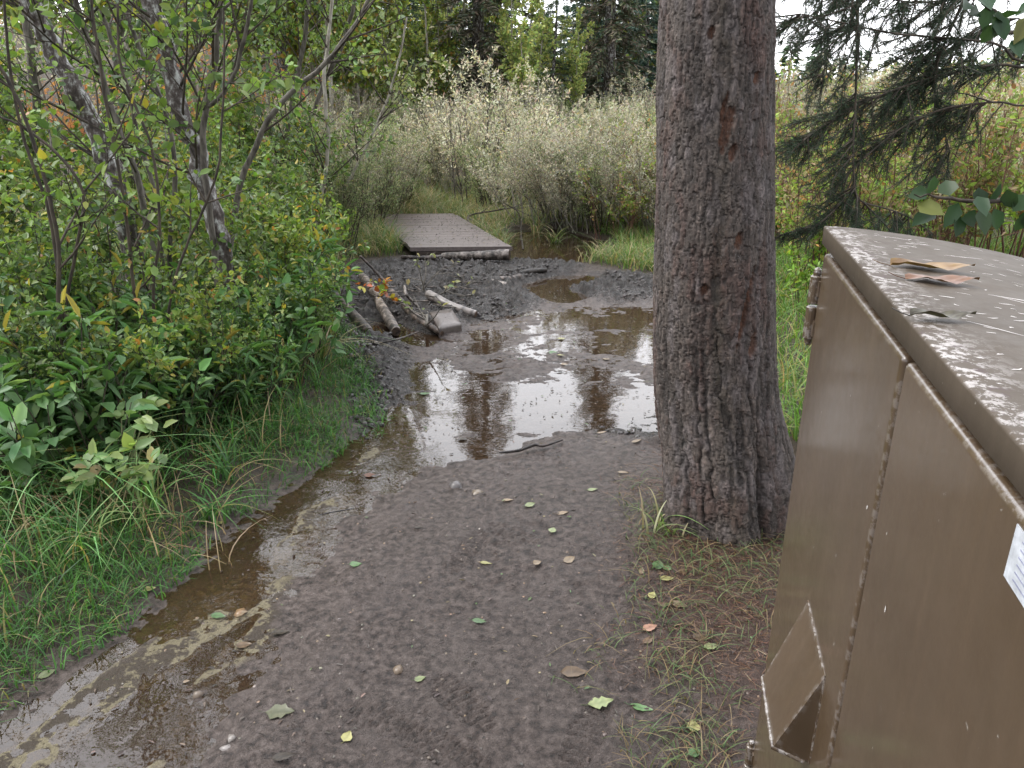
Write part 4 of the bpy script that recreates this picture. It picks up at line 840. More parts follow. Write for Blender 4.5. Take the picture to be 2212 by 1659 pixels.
alder('leaning alder with a mottled grey trunk at the upper left, behind the nearer one', [(stemline([(290, 560), (255, 400), (235, 345), (190, 250), (150, 170), (105, 90), (70, 0)], 4.9), .060, .048, 1.8, 18, 1.0)],
      SA(), dict(dens=8, L=.055, W=.036, pal=GREEN), 'lichen', seed=2)
alder('clump of slim smooth grey alder stems between the two spotted trunks', [(stemline([(330, 560), (300, 400), (262, 290), (232, 200), (205, 120), (170, 20)], 4.6), .019, .012, 1.2, 9, .8),
      (stemline([(350, 560), (335, 420), (300, 300), (270, 170), (243, 90), (215, 10)], 4.75), .014, .010, 1.2, 7, .8), (stemline([(365, 560), (378, 420), (372, 300), (330, 170), (295, 90), (265, -10)], 4.9), .016, .010, 1.2, 7, .8)],
      SA(), dict(dens=7, L=.055, W=.036, pal=GREEN), 'stem_grey', seed=3)
alder('dark forked alder stem in front of the far-bank willows, right of the spotted trunk', [(stemline([(470, 600), (445, 400), (438, 300), (446, 225), (462, 150), (470, 60), (478, -20)], 4.2), .018, .011, 1.0, 7, .7),
      (np.array([P(447, 232, 4.2), P(480, 205, 4.15), P(510, 150, 4.1), P(530, 70, 4.05), P(545, -10, 4.0)]), .011, .007, .7, 6, .6)], SA(), dict(dens=9, L=.058, W=.038, pal=GREEN), 'stem_grey', seed=4)
alder('long pale branchless-looking sapling leaning right across the upper left', [(stemline([(495, 560), (520, 400), (548, 325), (590, 245), (655, 178), (710, 130), (762, 60), (800, -10)], 4.7), .019, .009, 1.0, 9, .55)],
      SA(nb=(4,), leaflev=0), dict(dens=13, L=.05, W=.032, pal=GREEN), 'stem_grey', seed=5)
alder('thin dark shrub stems fanning out at the far left edge', [(stemline([(130, 720), (125, 520), (100, 400), (60, 270), (10, 160), (-40, 80)], 3.4), .010, .005, .8, 5, .5), (stemline([(140, 720), (160, 560), (180, 420), (120, 330), (40, 270), (-30, 235)], 3.5), .008, .004, .6, 5, .5),
      (stemline([(140, 720), (110, 480), (50, 290), (20, 140), (10, 20)], 3.5), .008, .004, .6, 4, .5)], SA(nb=(6, 4)), dict(dens=8, L=.06, W=.04, pal=GREEN), 'stem_brown', name='alder_shrub', seed=6, cat='shrub')
alder('shrub with dark upright forked stems in front of the spotted trunks', [(stemline([(330, 800), (290, 620), (275, 480), (250, 330), (225, 200), (205, 60)], 3.6), .009, .005, .8, 5, .5), (stemline([(345, 800), (330, 640), (345, 500), (330, 330), (262, 150), (255, 20)], 3.6), .008, .004, .8, 4, .5),
      (stemline([(345, 800), (370, 640), (400, 540), (440, 450), (470, 370), (480, 250)], 3.5), .007, .004, .4, 5, .4)], SA(nb=(6, 4)), dict(dens=9, L=.06, W=.038, pal=GREEN), 'stem_brown', name='alder_shrub', seed=7, cat='shrub')
alder('slender pale-stemmed sapling left of the boardwalk, the more upright one', [(stemline([(680, 500), (697, 410), (708, 330), (706, 250), (700, 150), (712, 60)], 7.5), .022, .012, 1.0, 18, .75)], SA(), dict(dens=17, L=.055, W=.034, pal=GREEN), 'stem_pale', name='sapling', seed=8)
alder('slender pale-stemmed sapling left of the boardwalk, leaning to the right', [(stemline([(715, 510), (738, 425), (770, 360), (800, 300), (830, 230)], 7.9), .018, .008, .8, 12, .7)], SA(), dict(dens=16, L=.055, W=.034, pal=OLIVE), 'stem_pale', name='sapling', seed=9)
alder('green-leaved alder behind the pale sapling at upper middle left', [(stemline([(610, 430), (620, 300), (640, 180), (660, 60), (665, -40)], 9.0), .03, .02, 1.5, 26, 1.2), (stemline([(630, 430), (660, 300), (700, 180), (745, 80), (770, -20)], 9.3), .028, .016, 1.2, 26, 1.1)], SA(), dict(dens=18, L=.06, W=.04, pal=GREEN), 'stem_grey', seed=10)
alder('tall loose green alder far behind at the upper left', [(stemline([(60, 420), (80, 250), (60, 80), (40, -60)], 8.0), .04, .03, 1.5, 26, 1.4), (stemline([(200, 420), (230, 250), (260, 80), (250, -60)], 8.4), .035, .02, 1.5, 26, 1.4), (stemline([(420, 420), (440, 250), (470, 80), (500, -60)], 8.8), .03, .02, 1.5, 26, 1.3)], SA(), dict(dens=16, L=.065, W=.045, pal=GREEN), 'stem_grey', seed=12)
# a low rose twig with orange leaves hanging over the logs
alder('low shrub twig with orange and red autumn leaves hanging over the logs', [(np.array([np.append(G(640, 640), .02), P(660, 600, 6.2), P(700, 590, 6.1), P(745, 598, 6.0), P(790, 625, 5.9), P(835, 650, 5.8)]), .007, .003, 0, 9, .22)],
      mkS(nb=(3,), leaflev=0, seg=.05), dict(dens=34, L=.062, W=.05, pal=[(3, (.42, .16, .04)), (2, (.32, .09, .04)), (2, (.34, .30, .05)), (2, (.18, .28, .05)), (1, (.36, .19, .12))]), 'stem_brown', name='autumn_shrub', seed=13, cat='shrub')
# alder at the right edge, outside the picture, a twig of dark leaves reaches in
rb = np.array([2.15, 2.2, 0]); rb[2] = hz(2.15, 2.2)-.05
alder('alder at the right edge whose dark broad leaves hang above the locker lid', [(np.array([rb, [2.2, 2.2, .8], [2.15, 2.25, 1.2], P(2330, 395, 2.4), P(2215, 425, 2.35), P(2120, 437, 2.3), P(2040, 425, 2.3), P(1975, 420, 2.3)]), .018, .002, 0, 0, .3),
      (np.array([[2.2, 2.2, .8], [2.3, 2.3, 1.6], [2.25, 2.4, 2.1], P(2240, 60, 2.45), P(2150, 20, 2.4), P(2090, -20, 2.4)]), .014, .003, 0, 0, .3)], mkS(), dict(dens=30, L=.07, W=.05, pal=DEEP), 'stem_brown', name='alder_shrub', seed=14, cat='shrub')
ar = [o for o in bpy.data.objects if o.get('label', '').startswith('alder at the right edge')][0]
g = MB(); rng = np.random.default_rng(77); bl = np.array(ar.location)
pp = [P(a, b, 2.3) for a, b in [(2000, 420), (2010, 440), (2040, 430), (2060, 450), (2085, 440), (2100, 430), (2125, 440), (2140, 425), (2160, 440), (2175, 430), (2195, 445), (2205, 425), (2180, 410), (2150, 405), (2110, 415), (2225, 430), (2030, 415)]]+[P(a, b, 2.4) for a, b in [(2110, 0), (2130, 20), (2150, 15), (2165, 35), (2180, 25), (2190, 50), (2200, 20), (2150, 55), (2120, 45), (2210, 60), (2090, -10), (2175, 65), (2195, 80)]]
pp = np.array(pp)+rng.normal(0, .02, (len(pp), 3)); n = len(pp); leaves(g, pp-bl, norm(np.array([0, -.1, -.75])+rng.normal(0, .5, (n, 3))), norm(np.array([0, -1., .5])+rng.normal(0, .45, (n, 3))), rng.uniform(.055, .085, n), rng.uniform(.042, .06, n), LEAF, pick(rng, n, DARKL))
g.build('foliage', M['leaf'], ar)

# ---- leafy shrubs and herbs on the left bank
rng = np.random.default_rng(21)
def spot(px, py): q = G(px, py); return q[0], q[1]
LSH = [(60, 1010, 'green1', 0.55), (250, 1000, 'green0', 0.55), (430, 960, 'green2', 0.5), (560, 900, 'green0', 0.5), (650, 810, 'green1', 0.55), (670, 720, 'green2', 0.6), (120, 900, 'green0', 0.65), (300, 880, 'green1', 0.62), (470, 830, 'green0', 0.65), (590, 740, 'green2', 0.7), (630, 650, 'green0', 0.75), (20, 800, 'green2', 0.8), (200, 790, 'green1', 0.8), (380, 740, 'green2', 0.8), (520, 680, 'green1', 0.8), (640, 590, 'green2', 0.62), (80, 680, 'green0', 0.95), (270, 660, 'green2', 0.92), (430, 620, 'green0', 0.9), (570, 590, 'green1', 0.9), (660, 540, 'green0', 0.85), (-60, 900, 'green1', 0.8), (-80, 720, 'green1', 0.95), (340, 560, 'green1', 1.0), (160, 560, 'green0', 1.05), (500, 530, 'green2', 1.0), (20, 530, 'green2', 1.1), (610, 500, 'green0', 0.95)]
# shrubs in front of the trunks stay low
hue = {'green0': 'green-leaved', 'green1': 'dark-stemmed green', 'green2': 'yellowing'}
WH = ['at the front of the left bank by the sedge tufts', 'at the front of the left bank behind the short grass', 'on the left bank above the rill', 'beside the churned mud of the left bank', 'on the left bank next to the muddy edge', 'on the left bank by the sunken logs', 'in the second row of the left thicket, near the left edge',
      'in the second row of the left thicket, below the mottled trunk', 'in the second row of the left thicket, below the spotted trunk', 'behind the shrubs by the sunken logs', 'just left of the autumn-coloured twig', 'in the third row at the left edge', 'in the third row below the fanned stems', 'at the foot of the slim grey stems',
      'at the foot of the long leaning sapling', 'left of the boardwalk end of the mud', 'deep in the thicket at the left edge', 'deep in the thicket behind the mottled trunk', 'deep in the thicket behind the spotted trunk', 'behind the long leaning sapling', 'just left of the upright pale sapling', 'cut by the left edge of the picture, front',
      'cut by the left edge of the picture, farther back', 'at the back of the thicket between the trunks', 'at the back of the thicket at upper left', 'at the back of the thicket by the leaning sapling', 'at the back corner of the thicket', 'farthest back beside the pale saplings']
for (px, py, k, s), wh in zip(LSH, WH):
    x, y = spot(px, py); place(k, x, y, rng.uniform(0, 6.3), s*rng.uniform(.92, 1.05), hue[k]+' leafy shrub '+wh, 'shrub', 'leafy shrubs of the left bank')
HB = []; HN = {}
for k in range(84):
    t = rng.random(); px = -30+690*t; py = 1120-250*t**1.3+rng.uniform(-200, 10); HB.append((px, py))
for px, py in HB:
    x, y = spot(px, py); k = 'herb%d' % (rng.random() < .45)
    ar_ = ('at the left edge', 'under the mottled trunk', 'under the spotted trunk', 'above the rill', 'beside the churned mud')[min(4, int(max(0, px)/145))]; rw = 'front row' if py > 1120-330*max(0, px/720)**1.3-70 else 'behind the front row'
    q_ = HN.get((ar_, rw, k), 0); HN[(ar_, rw, k)] = q_+1; nth = ['', ', the second there', ', the third there', ', the fourth there', ', the fifth there', ', the sixth there', ', the seventh there', ', the eighth there', ', the ninth there', ', the tenth there'][min(q_, 9)]
    place(k, x, y, rng.uniform(0, 6.3), rng.uniform(.8, 1.5), ('broad-leaved' if k == 'herb0' else 'narrow-leaved')+' low herb '+ar_+', '+rw+nth, 'herb', 'herbs along the front of the left bank')

# purple thistle-like flowers
def flower(px, py, dist, label):
    c = P(px, py, dist); b = np.array([c[0]+.02, c[1]+.02, hz(c[0], c[1])]); root = empty('purple_flower', b); tag(root, label, 'flower')
    m_ = MB(); tube(m_, np.array([[0, 0, -.02], (c-b)*.5+[.02, 0, 0], c-b]), [.003, .0025, .002], 5, (.08, .12, .05)); m_.build('stem', M['col'], root)
    r = np.random.default_rng(int(px)); n = 46; d = norm(r.normal(0, 1, (n, 3))+[0, 0, .9]); g_ = MB(); leaves(g_, np.tile(c-b, (n, 1)), d, norm(r.normal(0, 1, (n, 3))), r.uniform(.014, .024, n), np.full(n, .0035), DIA, pick(r, n, [(1, (.30, .14, .46)), (1, (.40, .22, .55))])); g_.build('petal', M['leaf'], root)
flower(455, 778, 3.9, 'single purple flower head, the upper right of the three'); flower(388, 815, 3.7, 'small purple flower head, the upper of the lower pair'); flower(397, 826, 3.65, 'small purple flower head, the lowest of the three')

# ---- willow bushes in the middle distance
WB = [(1060, 415, 'willow0', 1.18, 0, 'pale silvery willow bush rising highest behind the boardwalk'), (980, 405, 'willow2', 1.0, .3, 'buff willow bush left of the tall silvery one'), (900, 400, 'willow1', .95, .6, 'olive willow bush behind the far left corner of the boardwalk'),
      (1150, 430, 'willow2', .95, 0, 'buff willow bush right of the tall silvery one'), (1230, 440, 'willow0', .82, .2, 'pale willow bush above the dark pond'), (1310, 450, 'willow1', .85, 0, 'olive willow bush left of the spruce trunk'), (1390, 455, 'willow2', 1.0, 0, 'buff willow bush touching the spruce trunk on its left'),
      (1460, 470, 'willow0', 1.0, 0, 'pale willow bush partly hidden by the spruce trunk'), (850, 425, 'willow1', .8, 0, 'low olive willow bush left of the boardwalk end'), (790, 440, 'willow0', .85, 0, 'pale willow bush between the saplings and the boardwalk'), (730, 440, 'willow1', 1.0, 0, 'olive willow bush behind the leaning sapling'),
      (660, 440, 'willow2', 1.1, 0, 'buff willow bush behind the upright sapling'), (1100, 365, 'willow1', 1.1, 0, 'olive willow bush in the row behind the silvery one'), (1010, 360, 'willow0', 1.2, 0, 'pale willow bush in the second row behind the boardwalk'), (1200, 370, 'willow0', 1.05, 0, 'pale willow bush in the second row above the pond'),
      (1300, 375, 'willow2', 1.15, 0, 'buff willow bush in the second row near the spruce trunk'), (1400, 380, 'willow1', 1.25, 0, 'olive willow bush in the second row touching the spruce trunk'), (920, 355, 'willow2', 1.1, 0, 'buff willow bush in the second row above the boardwalk path'), (830, 360, 'willow1', 1.15, 0, 'olive willow bush in the second row left of the boardwalk'),
      (740, 365, 'willow0', 1.2, 0, 'pale willow bush in the second row behind the saplings'), (1500, 385, 'willow0', 1.3, 0, 'pale willow bush in the second row behind the spruce trunk'), (620, 370, 'willow1', 1.2, 0, 'olive willow bush in the second row at the left'),
      (1150, 325, 'willow2', 1.35, 0, 'buff willow bush in the last row before the woods, centre'), (1030, 322, 'willow1', 1.3, 0, 'olive willow bush in the last row before the woods'), (1270, 328, 'willow1', 1.3, 0, 'olive willow bush in the last row right of centre'), (1390, 330, 'willow0', 1.4, 0, 'pale willow bush in the last row by the spruce trunk'), (880, 325, 'willow0', 1.3, 0, 'pale willow bush in the last row left of centre'), (760, 330, 'willow2', 1.3, 0, 'buff willow bush in the last row at the left')]
for px, py, k, s, _, lab in WB:
    x, y = spot(px, py+((52 if px > 1120 else 34 if px < 860 else 24) if py > 395 else 20)); place(k, x, y, rng.uniform(0, 6.3), s*(.74 if px != 1060 else 1.0)*(1 if py > 400 else .86 if py > 340 else .80)*rng.uniform(.84, 1.12), lab, 'bush', 'willow bushes beyond the boardwalk')
for px, py, k, s, lab in [(1330, 520, 'red0', .62, 'small pinkish twiggy bush above the churned mud'), (1395, 500, 'red1', .75, 'pinkish twiggy bush touching the spruce trunk, in front of the willows'), (1260, 500, 'willow2', .55, 'low buff bush at the back right of the pond'), (1215, 480, 'willow1', .6, 'low olive bush at the back of the pond'),
        (1070, 455, 'willow1', .55, 'low olive bush right of the far deck end'), (800, 500, 'willow1', .62, 'low olive bush left of the deck'), (745, 500, 'willow2', .62, 'low buff bush between the pale saplings'), (770, 545, 'bright0', .8, 'bright leafy plant in the grass left of the deck'), (700, 560, 'willow1', .6, 'low olive bush behind the sunken logs'), (830, 465, 'willow0', .62, 'low pale bush hiding the left far corner of the deck')]:
    x, y = spot(px, py); place(k, x, y, rng.uniform(0, 6.3), s, lab, 'bush', 'low bushes around the boardwalk and pond')
# ---- right-hand thicket
for n_, (px, py, s) in enumerate([(1760, 640, .72), (1850, 650, .85), (1945, 640, .9), (2050, 650, .95), (2150, 640, 1.0), (2250, 650, 1.05)]):
    x, y = spot(px, py); place('red%d' % (n_ % 2), x, y, rng.uniform(0, 6.3), s, 'red-stemmed shrub standing close behind the locker, '+['farthest left', 'second from the left', 'third from the left', 'third from the right', 'second from the right', 'farthest right'][n_], 'bush', 'shrubs close behind the locker')
RB = [(1720, 560), (1790, 540), (1880, 545), (1990, 550), (2110, 540), (2240, 550), (1700, 480), (1780, 470), (1870, 465), (1960, 470), (2060, 465), (2160, 470), (2270, 465), (1680, 410), (1760, 400), (1860, 395), (1950, 400), (2050, 395), (2150, 400), (2250, 395), (1640, 350), (1740, 345), (1850, 340), (1960, 345), (2080, 340), (2200, 345), (1780, 305), (1900, 300), (2040, 302), (2180, 305)]
rows = ['first row, ', 'second row, ', 'third row, ', 'fourth row, ', 'last row, ']
for n_, (px, py) in enumerate(RB):
    x, y = spot(px+rng.uniform(-15, 15), py); k = ['red0', 'red1', 'red0', 'red1', 'willow2'][n_ % 5] if py > 350 else ['willow0', 'red0', 'willow2'][n_ % 3]
    ro = 0 if n_ < 6 else 1 if n_ < 13 else 2 if n_ < 20 else 3 if n_ < 26 else 4; nx_ = n_-[0, 6, 13, 20, 26][ro]; pos_ = ['next to the spruce trunk', 'second from the spruce trunk', 'third from the spruce trunk', 'fourth from the spruce trunk', 'fifth from the spruce trunk', 'sixth from the spruce trunk', 'at the right edge'][nx_]
    kind_ = 'red-stemmed shrub' if 'red' in k else 'pale willow bush'
    s_ = (1.0 if y < 9 else 1.05)*rng.uniform(.85, 1.05)*(1.0 if py > 350 else .95)
    place(k, x, y, rng.uniform(0, 6.3), s_, kind_+' in the right thicket, '+rows[ro]+pos_, 'bush', 'shrubs of the right thicket')
for n_, (px, py, s, lab) in enumerate([(1715, 640, .8, 'right behind the spruce trunk'), (1690, 560, 1.0, 'beside the spruce trunk, farther back'), (1800, 600, 1.1, 'behind the far corner of the locker'), (1900, 590, 1.1, 'behind the middle of the locker lid'), (2020, 600, 1.0, 'behind the lid under the hanging dark leaves'), (2140, 590, 1.1, 'behind the right part of the lid'), (1390, 520, .9, 'left of the spruce trunk above the churned mud'), (1330, 505, .7, 'near the pond left of the spruce trunk'), (1745, 720, .55, 'low in the grass between trunk and locker')]):
    x, y = spot(px, py); place('bright0', x, y, rng.uniform(0, 6.3), s, 'bright green broad-leaved plant '+lab, 'plant', 'bright green leafy plants')

# ------------------------------------------------------------------ the woods
def make_spruce(seed, h, rmax, pal, beard=0, trunk_r=.14, nwh=26, nbr=8, dens=15, ragged=.35, droop=.35, h0=.5, tuft=.21):
    rng = np.random.default_rng(seed); root = empty('spruce_tree'); t_ = MB(); z = np.linspace(-.3, h, 14); tube(t_, np.stack([.05*np.sin(z), .04*np.cos(z*1.3), z], 1), np.linspace(trunk_r, .015, 14), 8, (.12, .10, .09)); t_.build('trunk', M['lichen'], root)
    w = MB(); g = MB(); spruce_crown(w, g, rng, h0, h, rmax, 0, 0, nwh, nbr, tuft, dens, pal, droop=droop, w=.045, beard=beard, ragged=ragged)
    w.build('branch', M['stem_grey'], root); g.build('crown', M['needle'], root); return root
PROTO['spA'] = (make_spruce(201, 10.0, 1.45, BROWN_PAL, .5, .17, 36, 9, 14, .5, .5, .8), False)
PROTO['spB'] = (make_spruce(202, 9.0, 1.15, FAR_PAL, 0, .12, 34, 8, 9, .3, .3), False)
PROTO['spC'] = (make_spruce(203, 6.0, .95, BLUE_PAL, 0, .09, 30, 9, 10, .25, .2), False)
PROTO['spD'] = (make_spruce(204, 8.0, 1.05, FAR_PAL, .15, .10, 26, 6, 9, .5, .45, 1.0), False)
PROTO['spE'] = (make_spruce(205, 8.0, .95, OLIVE[:1]+FAR_PAL, 0, .09, 30, 6, 8, .3, .25, .4), False)
def at(px, dist): return (px-1106)/FOC*(dist*cp+1.0*sp), dist
SPR = [(905, 24, 'spB', .98, 'green spruce filling the gap left of the big brownish one'), (865, 30, 'spA', .62, 'brownish spruce in the second row at upper middle left'), (975, 27, 'spA', .66, 'brownish spruce right behind the green-gold birch'), (1075, 25, 'spC', .92, 'blue-green spruce right of the big brownish trunk'), (1265, 22, 'spC', .8, 'dense blue-green spruce left of the lichen-hung one'),
       (1345, 25, 'spB', .9, 'green spruce in the gap right of the lichen-hung one'), (1415, 26, 'spA', .62, 'brownish spruce beside the foreground trunk'), (1050, 33, 'spC', 1.1, 'blue-green spruce in the back row, centre left'), (1330, 34, 'spC', 1.1, 'blue-green spruce in the back row, centre right'), (1185, 33, 'spC', .62, 'short blue-green spruce under the sky gap'), (940, 36, 'spC', 1.2, 'blue-green spruce in the back row at left'), (800, 27, 'spC', 1.2, 'blue-green spruce behind the leaning sapling'),
       (1040, 18.5, 'spA', 1.0, 'big brownish spruce with a bare grey trunk showing, left of the sky gap'), (1310, 20, 'spA', 1.0, 'big spruce hung with pale lichen, left of the foreground trunk'), (1195, 19, 'spE', .58, 'small slim spruce between the yellow birches'),
       (880, 19, 'spB', 1.0, 'dark green spruce at the upper middle left'), (830, 22, 'spD', 1.15, 'thin dark spruce farthest left of the visible row'), (940, 26, 'spB', 1.15, 'tall spruce behind the yellowish trees'), (1385, 22, 'spC', 1.0, 'blue-green young spruce touching the foreground trunk'),
       (1350, 28, 'spD', 1.0, 'dark spruce behind the blue-green young one'), (1250, 27, 'spC', .95, 'blue-green spruce below the sky gap'), (1145, 46, 'spD', .95, 'distant dark spruce standing in the sky gap'), (1215, 44, 'spB', .8, 'distant spruce right of the sky gap'), (1090, 30, 'spB', 1.0, 'dark spruce just left of the sky gap'),
       (1000, 32, 'spD', 1.2, 'spruce behind the big brownish one'), (1290, 40, 'spB', 1.0, 'distant spruce behind the lichen-hung one'), (1440, 30, 'spB', 1.1, 'dark spruce behind the foreground trunk'), (1400, 38, 'spD', 1.1, 'distant spruce left of the foreground trunk'), (770, 20, 'spB', 1.05, 'dark spruce behind the leaning sapling'),
       (700, 24, 'spD', 1.2, 'dark spruce behind the alder leaves, upper left'), (620, 22, 'spB', 1.2, 'spruce behind the left thicket, first of four'), (520, 26, 'spD', 1.3, 'spruce behind the left thicket, second of four'), (380, 24, 'spB', 1.3, 'spruce behind the left thicket, third of four'), (200, 26, 'spD', 1.3, 'spruce behind the left thicket, fourth of four'),
       (60, 24, 'spB', 1.3, 'spruce at the far left behind the thicket'), (1520, 34, 'spD', 1.1, 'distant spruce hidden mostly by the foreground trunk'), (1620, 40, 'spB', .7, 'small distant spruce right behind the foreground trunk')]
for px, d, k, s, lab in SPR:
    if k in ('spB', 'spD') and d < 45: s *= .74
    x, y = at(px, d); place(k, x, y, rng.uniform(0, 6.3), s, lab, 'tree', 'spruces of the wood')
def make_birch(seed, h, pal):
    rng = np.random.default_rng(seed); root = empty('birch_tree'); S = mkS(nb=(3.6, 4.5), lr=(.26, .4), leaflev=1, seg=.25, up=(.08, .05, 0, 0), wob=(.02, .08, .1, .1), t0=(.12, .1), ang=(.4, .9), rmin=.004)
    grow(rng, S, np.array([0, 0, -.2]), np.array([0, 0, 1.]), h, .045, 0); grow(rng, S, np.array([.25, .1, -.2]), norm(np.array([.1, 0, 1.])), h*.8, .035, 0)
    w = MB(); woodify(S, w, (6, 4, 3, 3)); w.build('trunk', M['stem_pale'], root); g = MB(); leafify(rng, S, g, 58, .11, .085, pal, DIA, 0.1, .3); g.build('crown', M['leaf_far'], root); return root
PROTO['bi0'] = (make_birch(301, 4.6, ASPEN), False); PROTO['bi1'] = (make_birch(302, 5.2, [(3, (.22, .30, .07)), (2, (.32, .36, .08)), (2, (.15, .22, .07)), (.6, (.45, .30, .08))]), False)
BI = [(1078, 23, 'bi1', .9, 'yellow-green birch right of the bare brownish trunk'), (1175, 20, 'bi0', .75, 'small bright birch between two slim spruces'), (872, 18, 'bi0', .62, 'gold-tinged birch before the dark green spruce'), (1370, 23, 'bi1', .85, 'green birch beside the blue-green young spruce'), (1114, 17.6, 'bi0', .70, 'bright yellow-green birch standing under the sky gap'), (1156, 18.6, 'bi0', .62, 'yellow-green birch right beside the brightest one'), (1245, 19, 'bi0', .55, 'yellowish birch right of the small slim spruce'), (925, 18, 'bi1', .78, 'green-gold birch left of the big brownish spruce'), (960, 23, 'bi0', .95, 'yellowing birch behind the big brownish spruce'),
      (845, 17, 'bi1', 1.0, 'green birch in front of the dark spruce at left'), (790, 16, 'bi1', 1.1, 'green birch behind the leaning pale sapling'), (720, 15, 'bi1', 1.1, 'green birch behind the upright pale sapling'), (640, 17, 'bi1', 1.2, 'green birch on the slope behind the thicket'), (540, 16, 'bi1', 1.2, 'green birch behind the long leaning sapling'),
      (430, 17, 'bi1', 1.3, 'green birch behind the spotted trunk'), (300, 15, 'bi1', 1.3, 'green birch behind the slim grey stems'), (160, 16, 'bi1', 1.3, 'green birch behind the mottled trunk'), (30, 14, 'bi1', 1.3, 'green birch at the far left edge'), (1290, 25, 'bi0', .9, 'yellow birch glimpsed behind the lichen-hung spruce')]
for px, d, k, s, lab in BI:
    x, y = at(px, d); place(k, x, y, rng.uniform(0, 6.3), s, lab, 'tree', 'birches at the edge of the wood')

# far wood: one mass closing the horizon to the left and centre
fw = MB(); fg = MB(); rng = np.random.default_rng(401)
for k in range(96):
    x = rng.uniform(-60, 9) if k < 46 else rng.uniform(9, 60); y = rng.uniform(48, 70); px_ = 1106+x/(y*cp)*FOC
    h = rng.uniform(6, 9) if not (1105 < px_ < 1265) else rng.uniform(3.5, 5.2)
    if px_ > 1400: h = rng.uniform(1.6, 3.2)
    zb = hz(x, y); z = np.linspace(0, h, 5); tube(fw, np.stack([x+0*z, y+0*z, zb+z], 1), np.linspace(.14, .02, 5), 4)
    n = int(95*h); t = rng.random(n)**1.25; R = (1-t)*h*.19+.1; az = rng.uniform(0, 6.3, n); rr = R*np.sqrt(rng.uniform(.15, 1, n)); pos = np.stack([x+rr*np.cos(az), y+rr*np.sin(az), zb+.3+t*(h-.3)], 1)
    leaves(fg, pos, norm(np.stack([np.cos(az), np.sin(az), rng.uniform(-.8, .1, n)], 1)), norm(np.array([0, 0, 1.])+rng.normal(0, .5, (n, 3))), rng.uniform(.3, .75, n), rng.uniform(.12, .28, n), DIA, pick(rng, n, FAR_PAL+[(1, (.10, .15, .06))]))
fr_ = empty('distant_wood'); fr_['kind'] = 'stuff'; fr_['label'] = 'distant dark wood closing the view behind the spruces'; fr_['category'] = 'wood'
a = fg.build('distant_wood', M['needle'], None); tag(a, 'distant dark wood closing the view behind the spruces', 'wood', kind='stuff'); bpy.data.objects.remove(fr_)
tag(fw.build('trunk', M['stem_brown'], a), kind='stuff')
# low scrub reaching to the horizon, with rusty dead fern on the left slope
sc = MB(); rng = np.random.default_rng(402)
n = 60000; y = 13+rng.random(n)**1.6*35; x = rng.uniform(-1, 1, n)*y*1.0; hh = H(x, y); cl = fbm(x*.6, y*.6, 88, 3)
z = hh+rng.random(n)**.8*(.25+1.0*cl*sstep(40, 16, y)); fern = (x < -2.5) & (y < 26) & (fbm(x*.3, y*.3, 89, 2) > .42)
c = pick(rng, n, PALE+OLIVE); cf = pick(rng, n, [(2, (.50, .24, .09)), (2, (.42, .20, .09)), (1, (.45, .33, .12))]); c = np.where(fern[:, None], cf, c); z = np.where(fern, hh+rng.random(n)*.35, z)
leaves(sc, np.stack([x, y, z], 1), norm(rng.normal(0, 1, (n, 3))+[0, 0, .6]), norm(rng.normal(0, 1, (n, 3))), rng.uniform(.06, .16, n), rng.uniform(.03, .07, n), DIA, c)
tag(sc.build('ground_cover', M['leaf_far'], None), 'low scrub and rusty dead fern covering the far ground', 'ground cover', kind='stuff')

# ------------------------------------------------------------------ grass
GP_ = [(4, (.055, .145, .038)), (3, (.085, .20, .048)), (2, (.04, .095, .032)), (.8, (.17, .19, .07)), (.4, (.24, .19, .10))]
TALLP = [(3, (.10, .17, .06)), (2, (.17, .22, .09)), (2.5, (.30, .27, .16)), (2, (.36, .29, .18))]
def scatter(rng, n, x0, x1, y0, y1, f):
    x = rng.uniform(x0, x1, n); y = rng.uniform(y0, y1, n); z = zones(x, y); k = f(x, y, z) > rng.random(n); x, y = x[k], y[k]; return np.stack([x, y, H(x, y)-.006], 1)
rng = np.random.default_rng(501)
gb = MB()
def lawn(x, y, z): v_ = -z['path']; return sstep(-.20, .06, v_)*(z['rill'] < -.03)*(.25+.9*sstep(.35, .65, fbm(x*5, y*5, 95, 3)))*(v_ < 1.1)*(x < 1.0)
p = scatter(rng, 120000, -3.2, .2, 1.1, 5.8, lawn); n = len(p); blades(gb, rng, p, rng.uniform(.03, .10, n), rng.uniform(.2, 1.3, n), rng.uniform(.0022, .0045, n), col=pick(rng, n, GP_), segs=3)
tag(gb.build('grass', M['grass'], None), 'short bright green grass carpeting the left bank above the rill', 'grass', kind='stuff')
gb = MB()
def tall(x, y, z): v_ = -z['path']; return sstep(.05, .4, v_)*(.2+.9*sstep(.4, .6, fbm(x*1.6, y*1.6, 96, 3)))*(z['pond'] < .05)*(sdf(np.array([nl[:2], nrr[:2], fr[:2], fl_[:2]]), x, y) < -.02)
p = scatter(rng, 26000, -4.2, -.6, 1.6, 8.6, tall); n = len(p); blades(gb, rng, p, rng.uniform(.12, .38, n), rng.uniform(.3, 1.2, n), rng.uniform(.003, .006, n), col=pick(rng, n, GP_+[(1.5, (.30, .25, .13))]), segs=4)
tag(gb.build('grass', M['grass'], None), 'knee-high grass growing among the shrubs of the left bank', 'grass', kind='stuff')
gb = MB()
p = scatter(rng, 90000, -4.6, 1.6, 6.2, 12.5, lambda x, y, z: sstep(.0, .25, -z['path'])*(.3+.7*fbm(x*2, y*2, 97, 2))*(sdf(np.array([nl[:2], nrr[:2], fr[:2], fl_[:2]]), x, y) < -.02)*(z['pond'] < -.02))
